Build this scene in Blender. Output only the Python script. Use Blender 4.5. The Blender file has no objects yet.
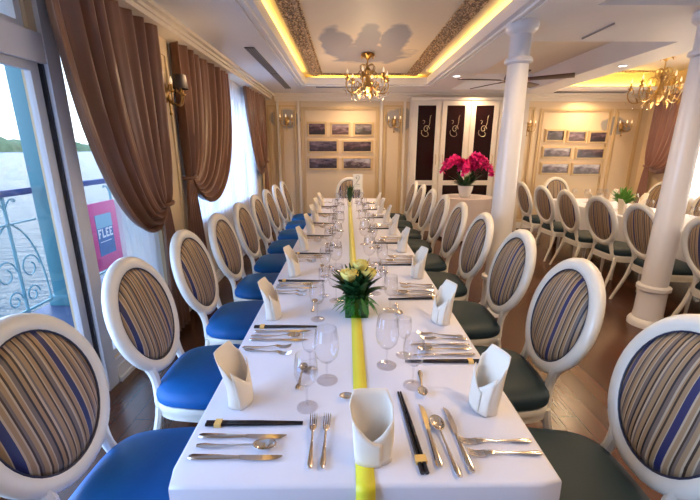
import bpy, bmesh, math, random
from mathutils import Vector, Matrix
random.seed(7)
PI = math.pi
scene = bpy.context.scene
COL = scene.collection

# ------------------------------------------------------------------ camera, world, light, exposure
cam_d = bpy.data.cameras.new('camera'); cam = bpy.data.objects.new('camera', cam_d); COL.objects.link(cam)
cam_d.sensor_width = 36; cam_d.lens = 36 * 374 / 700; cam_d.clip_end = 3000; cam_d.clip_start = 0.02
cam.location = (0, 0, 1.55); cam.rotation_euler = (math.radians(90 - 15), 0, math.radians(-0.5))
scene.camera = cam
scene.view_settings.view_transform = 'Standard'
scene.view_settings.look = 'None'
scene.view_settings.gamma = 1
scene.view_settings.use_curve_mapping = False
scene.view_settings.exposure = 0.25

world = bpy.data.worlds.new('sky'); scene.world = world; world.use_nodes = True
wn = world.node_tree.nodes; wl = world.node_tree.links
bg = wn['Background']; bg.inputs['Strength'].default_value = 3.0
tc = wn.new('ShaderNodeTexCoord'); sx = wn.new('ShaderNodeSeparateXYZ'); rp = wn.new('ShaderNodeValToRGB')
wl.new(tc.outputs['Generated'], sx.inputs[0]); wl.new(sx.outputs['Z'], rp.inputs['Fac']); wl.new(rp.outputs['Color'], bg.inputs['Color'])
rp.color_ramp.elements[0].color = (0.85, 0.92, 1.0, 1); rp.color_ramp.elements[1].color = (0.36, 0.60, 1.0, 1)
rp.color_ramp.elements[0].position = 0.06; rp.color_ramp.elements[1].position = 0.6

def area(name, loc, rot, sx_, sy_, power, color, spread=PI):
    l = bpy.data.lights.new(name, 'AREA'); l.shape = 'RECTANGLE'; l.size = sx_; l.size_y = sy_
    l.energy = power; l.color = color; l.spread = spread
    o = bpy.data.objects.new(name, l); o.location = loc; o.rotation_euler = rot; COL.objects.link(o); return o
def point(name, loc, power, color, r=0.05):
    l = bpy.data.lights.new(name, 'POINT'); l.energy = power; l.color = color; l.shadow_soft_size = r
    o = bpy.data.objects.new(name, l); o.location = loc; COL.objects.link(o); return o
DAY = (0.36, 0.56, 1.0); WARM = (1.0, 0.70, 0.40); COVE = (1.0, 0.76, 0.16)
# daylight coming in through the river-side glazing and the far-side windows
area('daylight_river_door', (-1.74, 0.45, 1.1), (0, -PI/2, 0), 1.9, 2.2, 80, DAY)
area('daylight_river_window', (-1.74, 5.2, 1.3), (0, -PI/2, 0), 1.6, 2.6, 50, DAY)
area('daylight_far_window', (5.95, 4.6, 1.3), (0, PI/2, 0), 1.6, 4.4, 190, (1.0, 0.74, 0.46))
# the room's own lamps: recessed downlights over both tables
for (dx, dy, pw) in ((1.5, 0.6, 15), (1.55, 2.5, 17), (1.55, 5.69, 14), (3.4, 1.2, 18), (3.4, 5.0, 16), (0.1, 6.95, 11), (4.4, 7.1, 13), (2.3, 7.0, 9)):
    area('downlight_lamp', (dx, dy, 2.535), (0, 0, 0), 0.12, 0.12, pw, WARM, PI*0.85)
# cove strips hidden in the tray and side recess, plus one added fill
area('cove_and_fill_strip', (-0.70, 3.4, 2.635), (0, math.radians(200), 0), 0.04, 5.6, 10, COVE)
area('cove_and_fill_strip', (1.32, 3.4, 2.635), (0, math.radians(160), 0), 0.04, 5.6, 10, COVE)
area('cove_and_fill_strip', (0.31, 6.46, 2.635), (math.radians(160), 0, 0), 1.7, 0.04, 4.5, COVE)
area('cove_and_fill_strip', (2.49, 1.0, 2.60), (PI, 0, 0), .10, 2.4, 5, WARM)  # added uplight that brightens the near recess; no strip fitting there
area('cove_and_fill_strip', (4.5, 6.965, 2.62), (math.radians(155), 0, 0), 1.7, 0.04, 7, COVE)

# ------------------------------------------------------------------ materials
MATS = {}
def mat(name, color, rough=0.5, metal=0.0, sheen=0.0, coat=0.0, bump=0.0, bscale=60, var=0.0, vscale=8, emis=None, estr=0, spec=0.5, alpha=None, trans=0, sub=0):
    if name in MATS: return MATS[name]
    m = bpy.data.materials.new(name); m.use_nodes = True; nt = m.node_tree; n = nt.nodes; l = nt.links
    p = n['Principled BSDF']
    p.inputs['Base Color'].default_value = (*color, 1); p.inputs['Roughness'].default_value = rough
    p.inputs['Metallic'].default_value = metal; p.inputs['Sheen Weight'].default_value = sheen
    p.inputs['Coat Weight'].default_value = coat; p.inputs['Specular IOR Level'].default_value = spec
    p.inputs['Transmission Weight'].default_value = trans
    if emis: p.inputs['Emission Color'].default_value = (*emis, 1); p.inputs['Emission Strength'].default_value = estr
    t = n.new('ShaderNodeTexCoord')
    if var:
        ns = n.new('ShaderNodeTexNoise'); ns.inputs['Scale'].default_value = vscale; ns.inputs['Detail'].default_value = 4
        l.new(t.outputs['Object'], ns.inputs['Vector'])
        mx = n.new('ShaderNodeMix'); mx.data_type = 'RGBA'
        mx.inputs[6].default_value = (*[c*(1-var) for c in color], 1); mx.inputs[7].default_value = (*[min(1, c*(1+var)) for c in color], 1)
        l.new(ns.outputs['Fac'], mx.inputs[0]); l.new(mx.outputs[2], p.inputs['Base Color'])
    if bump:
        nb = n.new('ShaderNodeTexNoise'); nb.inputs['Scale'].default_value = bscale; nb.inputs['Detail'].default_value = 3
        l.new(t.outputs['Object'], nb.inputs['Vector'])
        b = n.new('ShaderNodeBump'); b.inputs['Strength'].default_value = bump; b.inputs['Distance'].default_value = 0.01
        l.new(nb.outputs['Fac'], b.inputs['Height']); l.new(b.outputs['Normal'], p.inputs['Normal'])
    MATS[name] = m; return m
def nodes_of(m): return m.node_tree.nodes, m.node_tree.links, m.node_tree.nodes['Principled BSDF']

WALL = mat('cream_wall_paint', (0.76, 0.59, 0.37), 0.5, bump=0.05, var=0.04)
CEIL = mat('white_ceiling_paint', (0.80, 0.77, 0.76), 0.5, var=0.02)
CREAMC = mat('cream_ceiling_paint', (0.80, 0.70, 0.57), 0.55, var=0.02)
TRIM = mat('cream_gold_trim', (0.66, 0.47, 0.24), 0.4)
WHITE = mat('white_lacquer', (0.80, 0.78, 0.76), 0.28, coat=0.2, var=0.03)
COLW = mat('column_white', (0.80, 0.77, 0.76), 0.3, coat=0.15, var=0.02)
CHAIRW = mat('ivory_chair_lacquer', (0.74, 0.70, 0.61), 0.3, coat=0.3, var=0.05, vscale=20)
DFRAME = mat('window_frame_white', (0.70, 0.70, 0.75), 0.35)
DAYLITSEAT = mat('seat_velvet_daylit', (0.001, 0.098, 0.33), 0.5, spec=.3, bump=0.08, bscale=300, var=0.12, vscale=14)  # window row's seat velvet, blue daylight put into its colour
SHADEDSEAT = mat('seat_velvet_shaded', (0.008, 0.024, 0.034), 0.5, spec=.3, bump=0.08, bscale=300, var=0.12, vscale=14)  # same seat velvet, shade put into the colour for the other rows
CLOTH = mat('white_table_linen', (0.74, 0.73, 0.80), 0.75, sheen=0.2, bump=0.12, bscale=500, var=0.02)
NAP = mat('cream_napkin_linen', (0.88, 0.79, 0.66), 0.8, sheen=0.2, bump=0.1, bscale=400)
RUN = mat('yellow_satin_ribbon', (0.80, 0.72, 0.02), 0.4, sheen=0.3, bump=0.06, bscale=300)
STEEL = mat('polished_steel', (0.72, 0.66, 0.60), 0.16, metal=1.0)
BLACK = mat('black_lacquer', (0.006, 0.006, 0.012), 0.25, coat=0.4)
BAND = mat('gold_white_paper_band', (0.80, 0.52, 0.16), 0.5)
GOLD = mat('antique_gold', (0.55, 0.33, 0.10), 0.3, metal=1.0, var=0.3, vscale=30)
BRASS = mat('aged_brass', (0.50, 0.32, 0.13), 0.32, metal=1.0, var=0.3, vscale=40)
BULB = mat('candle_bulb', (1, 0.9, 0.7), 0.3, emis=(1, 0.72, 0.42), estr=.6)
DLGLOW = mat('downlight_glow', (1, 1, 1), 0.3, emis=(1, 0.95, 0.9), estr=5)
CURT = mat('brown_satin_curtain', (0.235, 0.108, 0.06), 0.30, sheen=0.12, bump=0.05, bscale=200, var=0.1)
CURTR = mat('rose_brown_curtain', (0.30, 0.14, 0.10), 0.4, sheen=0.4, var=0.1)
DARKW = mat('dark_fan_wood', (0.07, 0.03, 0.02), 0.35)
DGREY = mat('dark_grille', (0.10, 0.10, 0.11), 0.5)
LEAF = mat('dark_green_leaf', (0.015, 0.07, 0.02), 0.4, var=0.5, vscale=40)
PALM = mat('bright_green_palm', (0.03, 0.20, 0.03), 0.4, var=0.4, vscale=60)
LEAFL = mat('light_green_leaf', (0.12, 0.30, 0.04), 0.45, var=0.4, vscale=40)
ROSE = mat('pale_yellow_rose', (0.85, 0.72, 0.20), 0.6, var=0.2, vscale=60)
ORCH = mat('magenta_orchid', (0.75, 0.01, 0.20), 0.5, var=0.35, vscale=30)
POT = mat('white_ceramic', (0.8, 0.78, 0.76), 0.25, coat=0.4)
RAIL = mat('pale_teal_railing', (0.22, 0.48, 0.58), 0.4)
RAILTOP = mat('navy_handrail', (0.03, 0.07, 0.28), 0.35)
POSTO = mat('pale_blue_post', (0.10, 0.30, 0.38), 0.4)
DECK = mat('outer_deck_boards', (0.10, 0.13, 0.26), 0.4, var=0.3, vscale=3)
PINK = mat('pink_board', (0.75, 0.10, 0.30), 0.5)
POSTER = mat('blue_poster', (0.04, 0.16, 0.42), 0.5, var=0.4, vscale=6)
PWHITE = mat('poster_white', (0.85, 0.88, 0.92), 0.5)
PPALE = mat('poster_pale_blue', (0.25, 0.5, 0.65), 0.5)
INK = mat('grey_green_ink', (0.06, 0.10, 0.09), 0.6)
CARD = mat('cream_card', (0.88, 0.86, 0.78), 0.6)
ISLE = mat('island_trees', (0.16, 0.20, 0.10), 0.9, var=0.7, vscale=0.08)
BLUSH = mat('blush_table_linen', (0.70, 0.60, 0.60), 0.75, sheen=0.2, var=0.03)

def glass_mat(name, tint=(1, 1, 1), base=0.03, edge=0.55, power=2.6):
    m = bpy.data.materials.new(name); m.use_nodes = True; n = m.node_tree.nodes; l = m.node_tree.links; n.clear()
    o = n.new('ShaderNodeOutputMaterial'); mx = n.new('ShaderNodeMixShader'); tr = n.new('ShaderNodeBsdfTransparent'); gl = n.new('ShaderNodeBsdfGlossy')
    gl.inputs['Roughness'].default_value = 0.03; tr.inputs['Color'].default_value = (*tint, 1)
    lw = n.new('ShaderNodeLayerWeight'); lw.inputs['Blend'].default_value = 0.5
    pw = n.new('ShaderNodeMath'); pw.operation = 'POWER'; pw.inputs[1].default_value = power
    ma = n.new('ShaderNodeMath'); ma.operation = 'MULTIPLY_ADD'; ma.inputs[1].default_value = edge; ma.inputs[2].default_value = base
    l.new(lw.outputs['Facing'], pw.inputs[0]); l.new(pw.outputs[0], ma.inputs[0]); l.new(ma.outputs[0], mx.inputs[0])
    l.new(tr.outputs[0], mx.inputs[1]); l.new(gl.outputs[0], mx.inputs[2]); l.new(mx.outputs[0], o.inputs[0]); return m
GLASS = glass_mat('drinking_glass', (0.97, 0.97, 0.985), 0.05, 0.7)
PANE = glass_mat('window_glass', (0.97, 0.99, 1.0), 0.03, 0.35)
CRYST = glass_mat('crystal', (0.95, 0.9, 0.85), 0.2, 0.7)

def sheer_mat():
    m = bpy.data.materials.new('white_sheer'); m.use_nodes = True; n = m.node_tree.nodes; l = m.node_tree.links; n.clear()
    o = n.new('ShaderNodeOutputMaterial'); mx = n.new('ShaderNodeMixShader'); tr = n.new('ShaderNodeBsdfTransparent')
    ms = n.new('ShaderNodeMixShader'); tl = n.new('ShaderNodeBsdfTranslucent'); df = n.new('ShaderNodeBsdfDiffuse')
    for s in (tl, df): s.inputs['Color'].default_value = (0.86, 0.88, 0.93, 1)
    ms.inputs[0].default_value = 0.45; l.new(tl.outputs[0], ms.inputs[1]); l.new(df.outputs[0], ms.inputs[2])
    mx.inputs[0].default_value = 0.72; l.new(tr.outputs[0], mx.inputs[1]); l.new(ms.outputs[0], mx.inputs[2]); l.new(mx.outputs[0], o.inputs[0]); return m
SHEER = sheer_mat()

# striped upholstery: stripes run down the oval
def stripes():
    m = mat('striped_upholstery', (0.4, 0.33, 0.25), 0.38, spec=.4); n, l, p = nodes_of(m)
    t = n.new('ShaderNodeTexCoord'); s = n.new('ShaderNodeSeparateXYZ'); l.new(t.outputs['Object'], s.inputs[0])
    zc = n.new('ShaderNodeMath'); zc.operation = 'SUBTRACT'; zc.inputs[1].default_value = 0.785; l.new(s.outputs['Z'], zc.inputs[0])
    zz = n.new('ShaderNodeMath'); zz.operation = 'MULTIPLY'; l.new(zc.outputs[0], zz.inputs[0]); l.new(zc.outputs[0], zz.inputs[1])
    wv = n.new('ShaderNodeTexNoise'); wv.inputs['Scale'].default_value = 3.0; wv.inputs['Detail'].default_value = 0
    l.new(t.outputs['Object'], wv.inputs['Vector'])
    # the fabric is stretched over the pad, so stripes pinch a little towards top and bottom
    mu = n.new('ShaderNodeMath'); mu.operation = 'MULTIPLY_ADD'; mu.inputs[1].default_value = 2.2; mu.inputs[2].default_value = 1.0; l.new(zz.outputs[0], mu.inputs[0])
    xx = n.new('ShaderNodeMath'); xx.operation = 'MULTIPLY'; l.new(s.outputs['X'], xx.inputs[0]); l.new(mu.outputs[0], xx.inputs[1])
    ad = n.new('ShaderNodeMath'); ad.operation = 'MULTIPLY_ADD'; ad.inputs[1].default_value = 0.02; l.new(wv.outputs['Fac'], ad.inputs[0]); l.new(xx.outputs[0], ad.inputs[2])
    sc = n.new('ShaderNodeMath'); sc.operation = 'MULTIPLY_ADD'; sc.inputs[1].default_value = 1/0.235; sc.inputs[2].default_value = 3.3; l.new(ad.outputs[0], sc.inputs[0])
    fr = n.new('ShaderNodeMath'); fr.operation = 'FRACT'; l.new(sc.outputs[0], fr.inputs[0])
    r = n.new('ShaderNodeValToRGB'); r.color_ramp.interpolation = 'CONSTANT'; l.new(fr.outputs[0], r.inputs['Fac'])
    tan = (.33, .21, .11); cr = (.46, .36, .25); br = (.045, .024, .014); nv = (.022, .025, .10); gy = (.16, .12, .10); dk = (.02, .016, .022)
    st = [(0, nv), (.09, cr), (.105, tan), (.16, br), (.185, tan), (.21, cr), (.235, gy), (.29, dk), (.32, tan), (.37, cr), (.385, br), (.41, tan), (.47, gy), (.50, cr), (.53, br), (.56, tan), (.61, dk), (.64, gy), (.69, cr), (.705, tan), (.75, br), (.775, cr), (.80, tan), (.85, gy), (.88, br), (.905, cr), (.925, tan), (.975, cr)]
    el = r.color_ramp.elements; el[0].position = 0; el[0].color = (*st[0][1], 1); el[1].position = st[1][0]; el[1].color = (*st[1][1], 1)
    for ps, c in st[2:]: e = el.new(ps); e.color = (*c, 1)
    l.new(r.outputs['Color'], p.inputs['Base Color']); return m
STRIPE = stripes()

def planks():
    m = mat('dark_red_plank_floor', (0.1, 0.04, 0.02), 0.24, spec=0.6); n, l, p = nodes_of(m)
    t = n.new('ShaderNodeTexCoord'); mp = n.new('ShaderNodeMapping'); mp.inputs['Rotation'].default_value = (0, 0, PI/2); l.new(t.outputs['Object'], mp.inputs[0])
    b = n.new('ShaderNodeTexBrick'); b.inputs['Scale'].default_value = 1; b.inputs['Brick Width'].default_value = 1.9; b.inputs['Row Height'].default_value = 0.115
    b.inputs['Mortar Size'].default_value = 0.003; b.inputs['Color1'].default_value = (.075, .022, .009, 1); b.inputs['Color2'].default_value = (.13, .042, .016, 1); b.inputs['Mortar'].default_value = (.012, .006, .005, 1)
    l.new(mp.outputs[0], b.inputs['Vector'])
    m2 = n.new('ShaderNodeMapping'); m2.inputs['Scale'].default_value = (40, 1.5, 1); l.new(t.outputs['Object'], m2.inputs[0])
    ns = n.new('ShaderNodeTexNoise'); ns.inputs['Scale'].default_value = 2; ns.inputs['Detail'].default_value = 5; l.new(m2.outputs[0], ns.inputs['Vector'])
    mx = n.new('ShaderNodeMix'); mx.data_type = 'RGBA'; mx.blend_type = 'MULTIPLY'; mx.inputs[0].default_value = 0.6; l.new(b.outputs['Color'], mx.inputs[6]); l.new(ns.outputs['Color'], mx.inputs[7])
    br = n.new('ShaderNodeBrightContrast'); br.inputs['Bright'].default_value = 0.0; l.new(mx.outputs[2], br.inputs[0]); l.new(br.outputs[0], p.inputs['Base Color'])
    bp = n.new('ShaderNodeBump'); bp.inputs['Strength'].default_value = 0.4; bp.inputs['Distance'].default_value = 0.003; bp.invert = True
    l.new(b.outputs['Fac'], bp.inputs['Height']); l.new(bp.outputs['Normal'], p.inputs['Normal']); return m
FLOOR = planks()

def filigree():
    m = mat('gold_filigree', (0.4, 0.25, 0.1), 0.4, metal=0.3); n, l, p = nodes_of(m)
    t = n.new('ShaderNodeTexCoord'); v = n.new('ShaderNodeTexVoronoi'); v.inputs['Scale'].default_value = 26; v.feature = 'DISTANCE_TO_EDGE'; l.new(t.outputs['Object'], v.inputs['Vector'])
    r = n.new('ShaderNodeValToRGB'); l.new(v.outputs['Distance'], r.inputs['Fac']); r.color_ramp.elements[0].position = 0.05; r.color_ramp.elements[1].position = 0.22
    r.color_ramp.elements[0].color = (.27, .16, .08, 1); r.color_ramp.elements[1].color = (.82, .57, .32, 1)
    l.new(r.outputs[0], p.inputs['Base Color']); b = n.new('ShaderNodeBump'); b.inputs['Distance'].default_value = 0.02; l.new(v.outputs['Distance'], b.inputs['Height']); l.new(b.outputs[0], p.inputs['Normal']); return m
FILI = filigree()

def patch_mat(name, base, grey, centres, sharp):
    """base colour with soft grey patches mixed in: centres = [(x, y, z, rx, ry, rz)]"""
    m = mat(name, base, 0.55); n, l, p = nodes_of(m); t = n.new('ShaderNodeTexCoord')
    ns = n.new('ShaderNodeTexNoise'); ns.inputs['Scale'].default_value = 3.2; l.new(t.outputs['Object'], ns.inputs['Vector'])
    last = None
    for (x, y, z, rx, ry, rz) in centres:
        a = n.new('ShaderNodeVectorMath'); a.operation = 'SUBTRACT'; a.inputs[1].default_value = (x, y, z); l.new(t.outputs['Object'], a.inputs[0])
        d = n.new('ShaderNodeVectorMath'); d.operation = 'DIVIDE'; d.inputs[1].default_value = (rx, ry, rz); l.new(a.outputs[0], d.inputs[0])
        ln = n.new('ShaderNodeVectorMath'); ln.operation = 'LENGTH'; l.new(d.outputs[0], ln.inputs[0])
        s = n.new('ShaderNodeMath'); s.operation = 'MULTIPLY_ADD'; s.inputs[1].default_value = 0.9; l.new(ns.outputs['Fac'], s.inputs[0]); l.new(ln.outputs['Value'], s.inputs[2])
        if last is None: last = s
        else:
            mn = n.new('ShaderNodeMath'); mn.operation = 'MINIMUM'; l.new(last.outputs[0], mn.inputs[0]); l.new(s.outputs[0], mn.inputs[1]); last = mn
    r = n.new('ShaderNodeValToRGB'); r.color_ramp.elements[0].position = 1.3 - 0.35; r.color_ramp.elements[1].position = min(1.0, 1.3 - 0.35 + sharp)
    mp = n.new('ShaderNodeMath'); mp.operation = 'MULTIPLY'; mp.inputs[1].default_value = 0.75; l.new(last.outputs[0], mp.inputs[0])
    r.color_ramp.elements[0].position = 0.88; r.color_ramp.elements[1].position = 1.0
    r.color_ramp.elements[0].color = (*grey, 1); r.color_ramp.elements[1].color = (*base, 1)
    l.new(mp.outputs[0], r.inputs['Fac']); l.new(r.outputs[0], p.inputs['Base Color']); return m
TRAYPATCHES = [(.24, 5.15, 2.7, .62, .62, 1), (-.12, 4.75, 2.7, .22, .75, 1), (.24, 4.55, 2.7, .16, .7, 1), (.52, 4.6, 2.7, .2, .75, 1)]
TRAYTOP = patch_mat('grey_patched_ceiling', (0.84, 0.68, 0.48), (0.36, 0.33, 0.34), TRAYPATCHES, .1)  # soft grey patches mixed into the tray ceiling colour around the chandelier

def sea():
    m = mat('river_water', (0.13, 0.21, 0.26), 0.22, spec=0.5); n, l, p = nodes_of(m)
    t = n.new('ShaderNodeTexCoord'); mp = n.new('ShaderNodeMapping'); mp.inputs['Scale'].default_value = (0.6, 1.6, 1); l.new(t.outputs['Object'], mp.inputs[0])
    ns = n.new('ShaderNodeTexNoise'); ns.inputs['Scale'].default_value = 1.6; ns.inputs['Detail'].default_value = 5; ns.inputs['Roughness'].default_value = .6; l.new(mp.outputs[0], ns.inputs['Vector'])
    b = n.new('ShaderNodeBump'); b.inputs['Strength'].default_value = 1; b.inputs['Distance'].default_value = 2.2; l.new(ns.outputs['Fac'], b.inputs['Height']); l.new(b.outputs[0], p.inputs['Normal'])
    return m
SEA = sea()

def picture(name, a, b, c, seed):
    m = mat(name, a, 0.4, coat=0.15); n, l, p = nodes_of(m); t = n.new('ShaderNodeTexCoord')
    mp = n.new('ShaderNodeMapping'); mp.inputs['Location'].default_value = (seed * 3.1, seed, 0); mp.inputs['Scale'].default_value = (6, 6, 14); l.new(t.outputs['Object'], mp.inputs[0])
    ns = n.new('ShaderNodeTexNoise'); ns.inputs['Scale'].default_value = 1.2; ns.inputs['Detail'].default_value = 7; l.new(mp.outputs[0], ns.inputs['Vector'])
    sp = n.new('ShaderNodeSeparateXYZ'); l.new(t.outputs['Generated'], sp.inputs[0])
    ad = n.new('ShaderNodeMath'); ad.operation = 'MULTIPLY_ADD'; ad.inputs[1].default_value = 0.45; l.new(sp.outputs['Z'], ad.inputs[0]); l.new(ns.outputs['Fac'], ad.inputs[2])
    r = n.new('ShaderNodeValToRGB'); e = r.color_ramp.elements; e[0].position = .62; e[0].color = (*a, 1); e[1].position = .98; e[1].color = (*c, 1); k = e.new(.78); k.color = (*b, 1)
    l.new(ad.outputs[0], r.inputs['Fac']); l.new(r.outputs[0], p.inputs['Base Color']); return m
PICS = [picture('picture_%s' % s, a, b, c, i) for i, (s, a, b, c) in enumerate([
    ('dark_shore', (.02, .01, .015), (.07, .03, .04), (.25, .15, .17)), ('boats', (.09, .045, .045), (.25, .16, .19), (.48, .36, .39)),
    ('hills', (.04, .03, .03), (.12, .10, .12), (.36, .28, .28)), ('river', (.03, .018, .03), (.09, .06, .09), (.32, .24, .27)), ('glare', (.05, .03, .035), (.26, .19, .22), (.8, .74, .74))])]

# ------------------------------------------------------------------ mesh helpers
def obj(name, bm, m, parent=None, smooth=True, ang=40):
    me = bpy.data.meshes.new(name); bmesh.ops.recalc_face_normals(bm, faces=bm.faces); bm.to_mesh(me); bm.free()
    me.materials.append(m)
    if smooth:
        me.polygons.foreach_set('use_smooth', [True]*len(me.polygons)); me.set_sharp_from_angle(angle=math.radians(ang))
    o = bpy.data.objects.new(name, me); COL.objects.link(o); o.parent = parent; return o
def tag(o, label=None, cat=None, group=None, kind=None):
    if label: o['label'] = label
    if cat: o['category'] = cat
    if group: o['group'] = group
    if kind: o['kind'] = kind
    return o
def thing(name, label, cat, loc=(0, 0, 0), rz=0, group=None):
    o = bpy.data.objects.new(name, None); COL.objects.link(o); o.location = loc; o.rotation_euler = (0, 0, rz); o.empty_display_size = .1
    return tag(o, label, cat, group)
def struct(name, bm, m, parent=None, smooth=False):
    o = obj(name, bm, m, parent, smooth)
    if parent is None: o['kind'] = 'structure'
    return o
def dup(root, loc, rz, label, group=None, scale=None):
    def cp(o, par):
        c = o.copy(); COL.objects.link(c); c.parent = par
        for ch in list(o.children): cp(ch, c)
        return c
    r = cp(root, None); r.location = loc; r.rotation_euler = (0, 0, rz)
    if scale: r.scale = scale
    r['label'] = label
    if group: r['group'] = group
    return r
def B(): return bmesh.new()
def box(bm, x0, x1, y0, y1, z0, z1, bev=0):
    x0, x1 = min(x0, x1), max(x0, x1); y0, y1 = min(y0, y1), max(y0, y1); z0, z1 = min(z0, z1), max(z0, z1)
    r = bmesh.ops.create_cube(bm, size=1, matrix=Matrix.Translation(((x0+x1)/2, (y0+y1)/2, (z0+z1)/2)) @ Matrix.Diagonal((x1-x0, y1-y0, z1-z0, 1)))
    if bev:
        es = {e for v in r['verts'] for e in v.link_edges}
        bmesh.ops.bevel(bm, geom=list(es), offset=bev, segments=2, affect='EDGES', profile=.5)
    return bm
def tube(bm, pts, rad, n=8, flat=1.0, closed=False, cap=True):
    pts = [Vector(p) for p in pts]; N = len(pts)
    rad = rad if isinstance(rad, (list, tuple)) else [rad]*N
    rings = []; up = None
    for i, p in enumerate(pts):
        if closed: t = pts[(i+1) % N] - pts[i-1]
        else: t = pts[min(i+1, N-1)] - pts[max(i-1, 0)]
        t.normalize()
        if up is None:
            up = Vector((0, 0, 1)) if abs(t.z) < .9 else Vector((1, 0, 0))
        s = t.cross(up)
        if s.length < 1e-5: s = t.cross(Vector((0, 1, 0.1)))
        s.normalize(); up = s.cross(t).normalized()
        rings.append([bm.verts.new(p + (s*math.cos(a)*rad[i] + up*math.sin(a)*rad[i]*flat)) for a in [2*PI*k/n for k in range(n)]])
    for i in range(N if closed else N-1):
        a, b = rings[i], rings[(i+1) % N]
        for k in range(n): bm.faces.new((a[k], a[(k+1) % n], b[(k+1) % n], b[k]))
    if cap and not closed:
        bm.faces.new(rings[0][::-1]); bm.faces.new(rings[-1])
    return bm
def lathe(bm, prof, c=(0, 0, 0), n=20, cap=True, M=None):
    rings = []
    for r, z in prof:
        rings.append([bm.verts.new(Vector((c[0]+r*math.cos(2*PI*k/n), c[1]+r*math.sin(2*PI*k/n), c[2]+z))) for k in range(n)])
    for a, b in zip(rings, rings[1:]):
        for k in range(n): bm.faces.new((a[k], a[(k+1) % n], b[(k+1) % n], b[k]))
    if cap:
        if prof[0][0] > 1e-4: bm.faces.new(rings[0][::-1])
        if prof[-1][0] > 1e-4: bm.faces.new(rings[-1])
    if M is not None: bmesh.ops.transform(bm, matrix=M, verts=[v for r in rings for v in r])
    return bm
def ball(bm, c, r, s=(1, 1, 1), u=10, v=8):
    bmesh.ops.create_uvsphere(bm, u_segments=u, v_segments=v, radius=r, matrix=Matrix.Translation(c) @ Matrix.Diagonal((*s, 1))); return bm
def grid(bm, f, nu, nv, cu=False):
    vs = [[bm.verts.new(f(i/nu, j/nv)) for j in range(nv+1)] for i in range(nu if cu else nu+1)]
    for i in range(nu):
        for j in range(nv): bm.faces.new((vs[i][j], vs[(i+1) % len(vs)][j], vs[(i+1) % len(vs)][j+1], vs[i][j+1]))
    return bm
def solid(o, t, off=0):
    md = o.modifiers.new('thickness', 'SOLIDIFY'); md.thickness = t; md.offset = off; return o
def bez(p, n=12):
    p = [Vector(q) for q in p]; out = []
    for i in range(n+1):
        t = i/n; q = list(p)
        while len(q) > 1: q = [q[k].lerp(q[k+1], t) for k in range(len(q)-1)]
        out.append(q[0])
    return out
def frame_rect(bm, axis, c, a0, a1, b0, b1, w, d):
    """rectangular moulding frame. axis 'y': in the XZ plane at y=c (towards -y by d); axis 'x': in the YZ plane at x=c (d signed)"""
    segs = [(a0, a1, b0, b0+w), (a0, a1, b1-w, b1), (a0, a0+w, b0+w, b1-w), (a1-w, a1, b0+w, b1-w)]
    for (p, q, r, s) in segs:
        if axis == 'y': box(bm, p, q, c-d, c, r, s)
        else: box(bm, c, c+d, p, q, r, s)
    return bm

# ------------------------------------------------------------------ the room shell
XL, XR, YB, YF, ZC, ZT = -1.6, 5.75, -2.2, 7.5, 2.55, 2.70
struct('floor', box(B(), XL-.12, XR+.12, YB-.1, YF+.1, -.1, 0), FLOOR)

def slab(bm, x0, x1, y0, y1, holes, z0, z1):
    xs = sorted({x0, x1, *[h[0] for h in holes], *[h[1] for h in holes]})
    for a, b in zip(xs, xs[1:]):
        hs = sorted([(h[2], h[3]) for h in holes if h[0] <= a and h[1] >= b]); y = y0
        for (p, q) in hs:
            if p > y: box(bm, a, b, y, p, z0, z1)
            y = max(y, q)
        if y < y1: box(bm, a, b, y, y1, z0, z1)
    return bm
TRAY = (-.65, 1.27, .6, 6.4); FANR = (1.8, 3.18, 3.95, 6.9); NEARR = (1.8, 3.18, -1.0, 3.02); RIGHTR = (3.62, 5.55, .5, 6.9)
cav = .10
holes = [TRAY, FANR, NEARR, RIGHTR]
struct('ceiling', slab(B(), XL-.1, XR+.1, YB-.1, YF+.1, holes, ZC, ZC+.06), CEIL)
bm = B()   # upper ceilings of the recesses and their upright faces
def recess(h, c, top, m_top, m_side, name):
    x0, x1, y0, y1 = h; bt = box(B(), x0-c-.04, x1+c+.04, y0-c-.04, y1+c+.04, top, top+.05); struct(name, bt, m_top)
    s = B()
    box(s, x0-c-.04, x0-c, y0-c-.04, y1+c+.04, ZC+.06, top); box(s, x1+c, x1+c+.04, y0-c-.04, y1+c+.04, ZC+.06, top)
    box(s, x0-c, x1+c, y0-c-.04, y0-c, ZC+.06, top); box(s, x0-c, x1+c, y1+c, y1+c+.04, ZC+.06, top)
    struct('trim_1', s, m_side)
recess(TRAY, cav, ZT, TRAYTOP, TRIM, 'ceiling_tray')
recess(FANR, 0, 2.80, CREAMC, CEIL, 'ceiling_fan_recess')
recess(NEARR, 0, 2.80, CREAMC, CREAMC, 'ceiling_near_recess')
recess(RIGHTR, cav, 2.84, CREAMC, TRIM, 'ceiling_side_recess')
# lip mouldings round the tray
bm = B()
for (o_, w, h) in ((0, .015, .105), (-.05, .022, .018), (-.11, .03, .012)):
    x0, x1, y0, y1 = TRAY[0]+o_, TRAY[1]-o_, TRAY[2]+o_, TRAY[3]-o_
    if o_ == 0:
        box(bm, x0-w, x0, y0, y1, ZC+.06, ZC+h); box(bm, x1, x1+w, y0, y1, ZC+.06, ZC+h); box(bm, x0, x1, y1, y1+w, ZC+.06, ZC+h)
    else:
        box(bm, x0-w, x0, y0, y1, ZC-h, ZC); box(bm, x1, x1+w, y0, y1, ZC-h, ZC); box(bm, x0-w, x1+w, y1, y1+w, ZC-h, ZC)
struct('trim_2', bm, CEIL)
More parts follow.
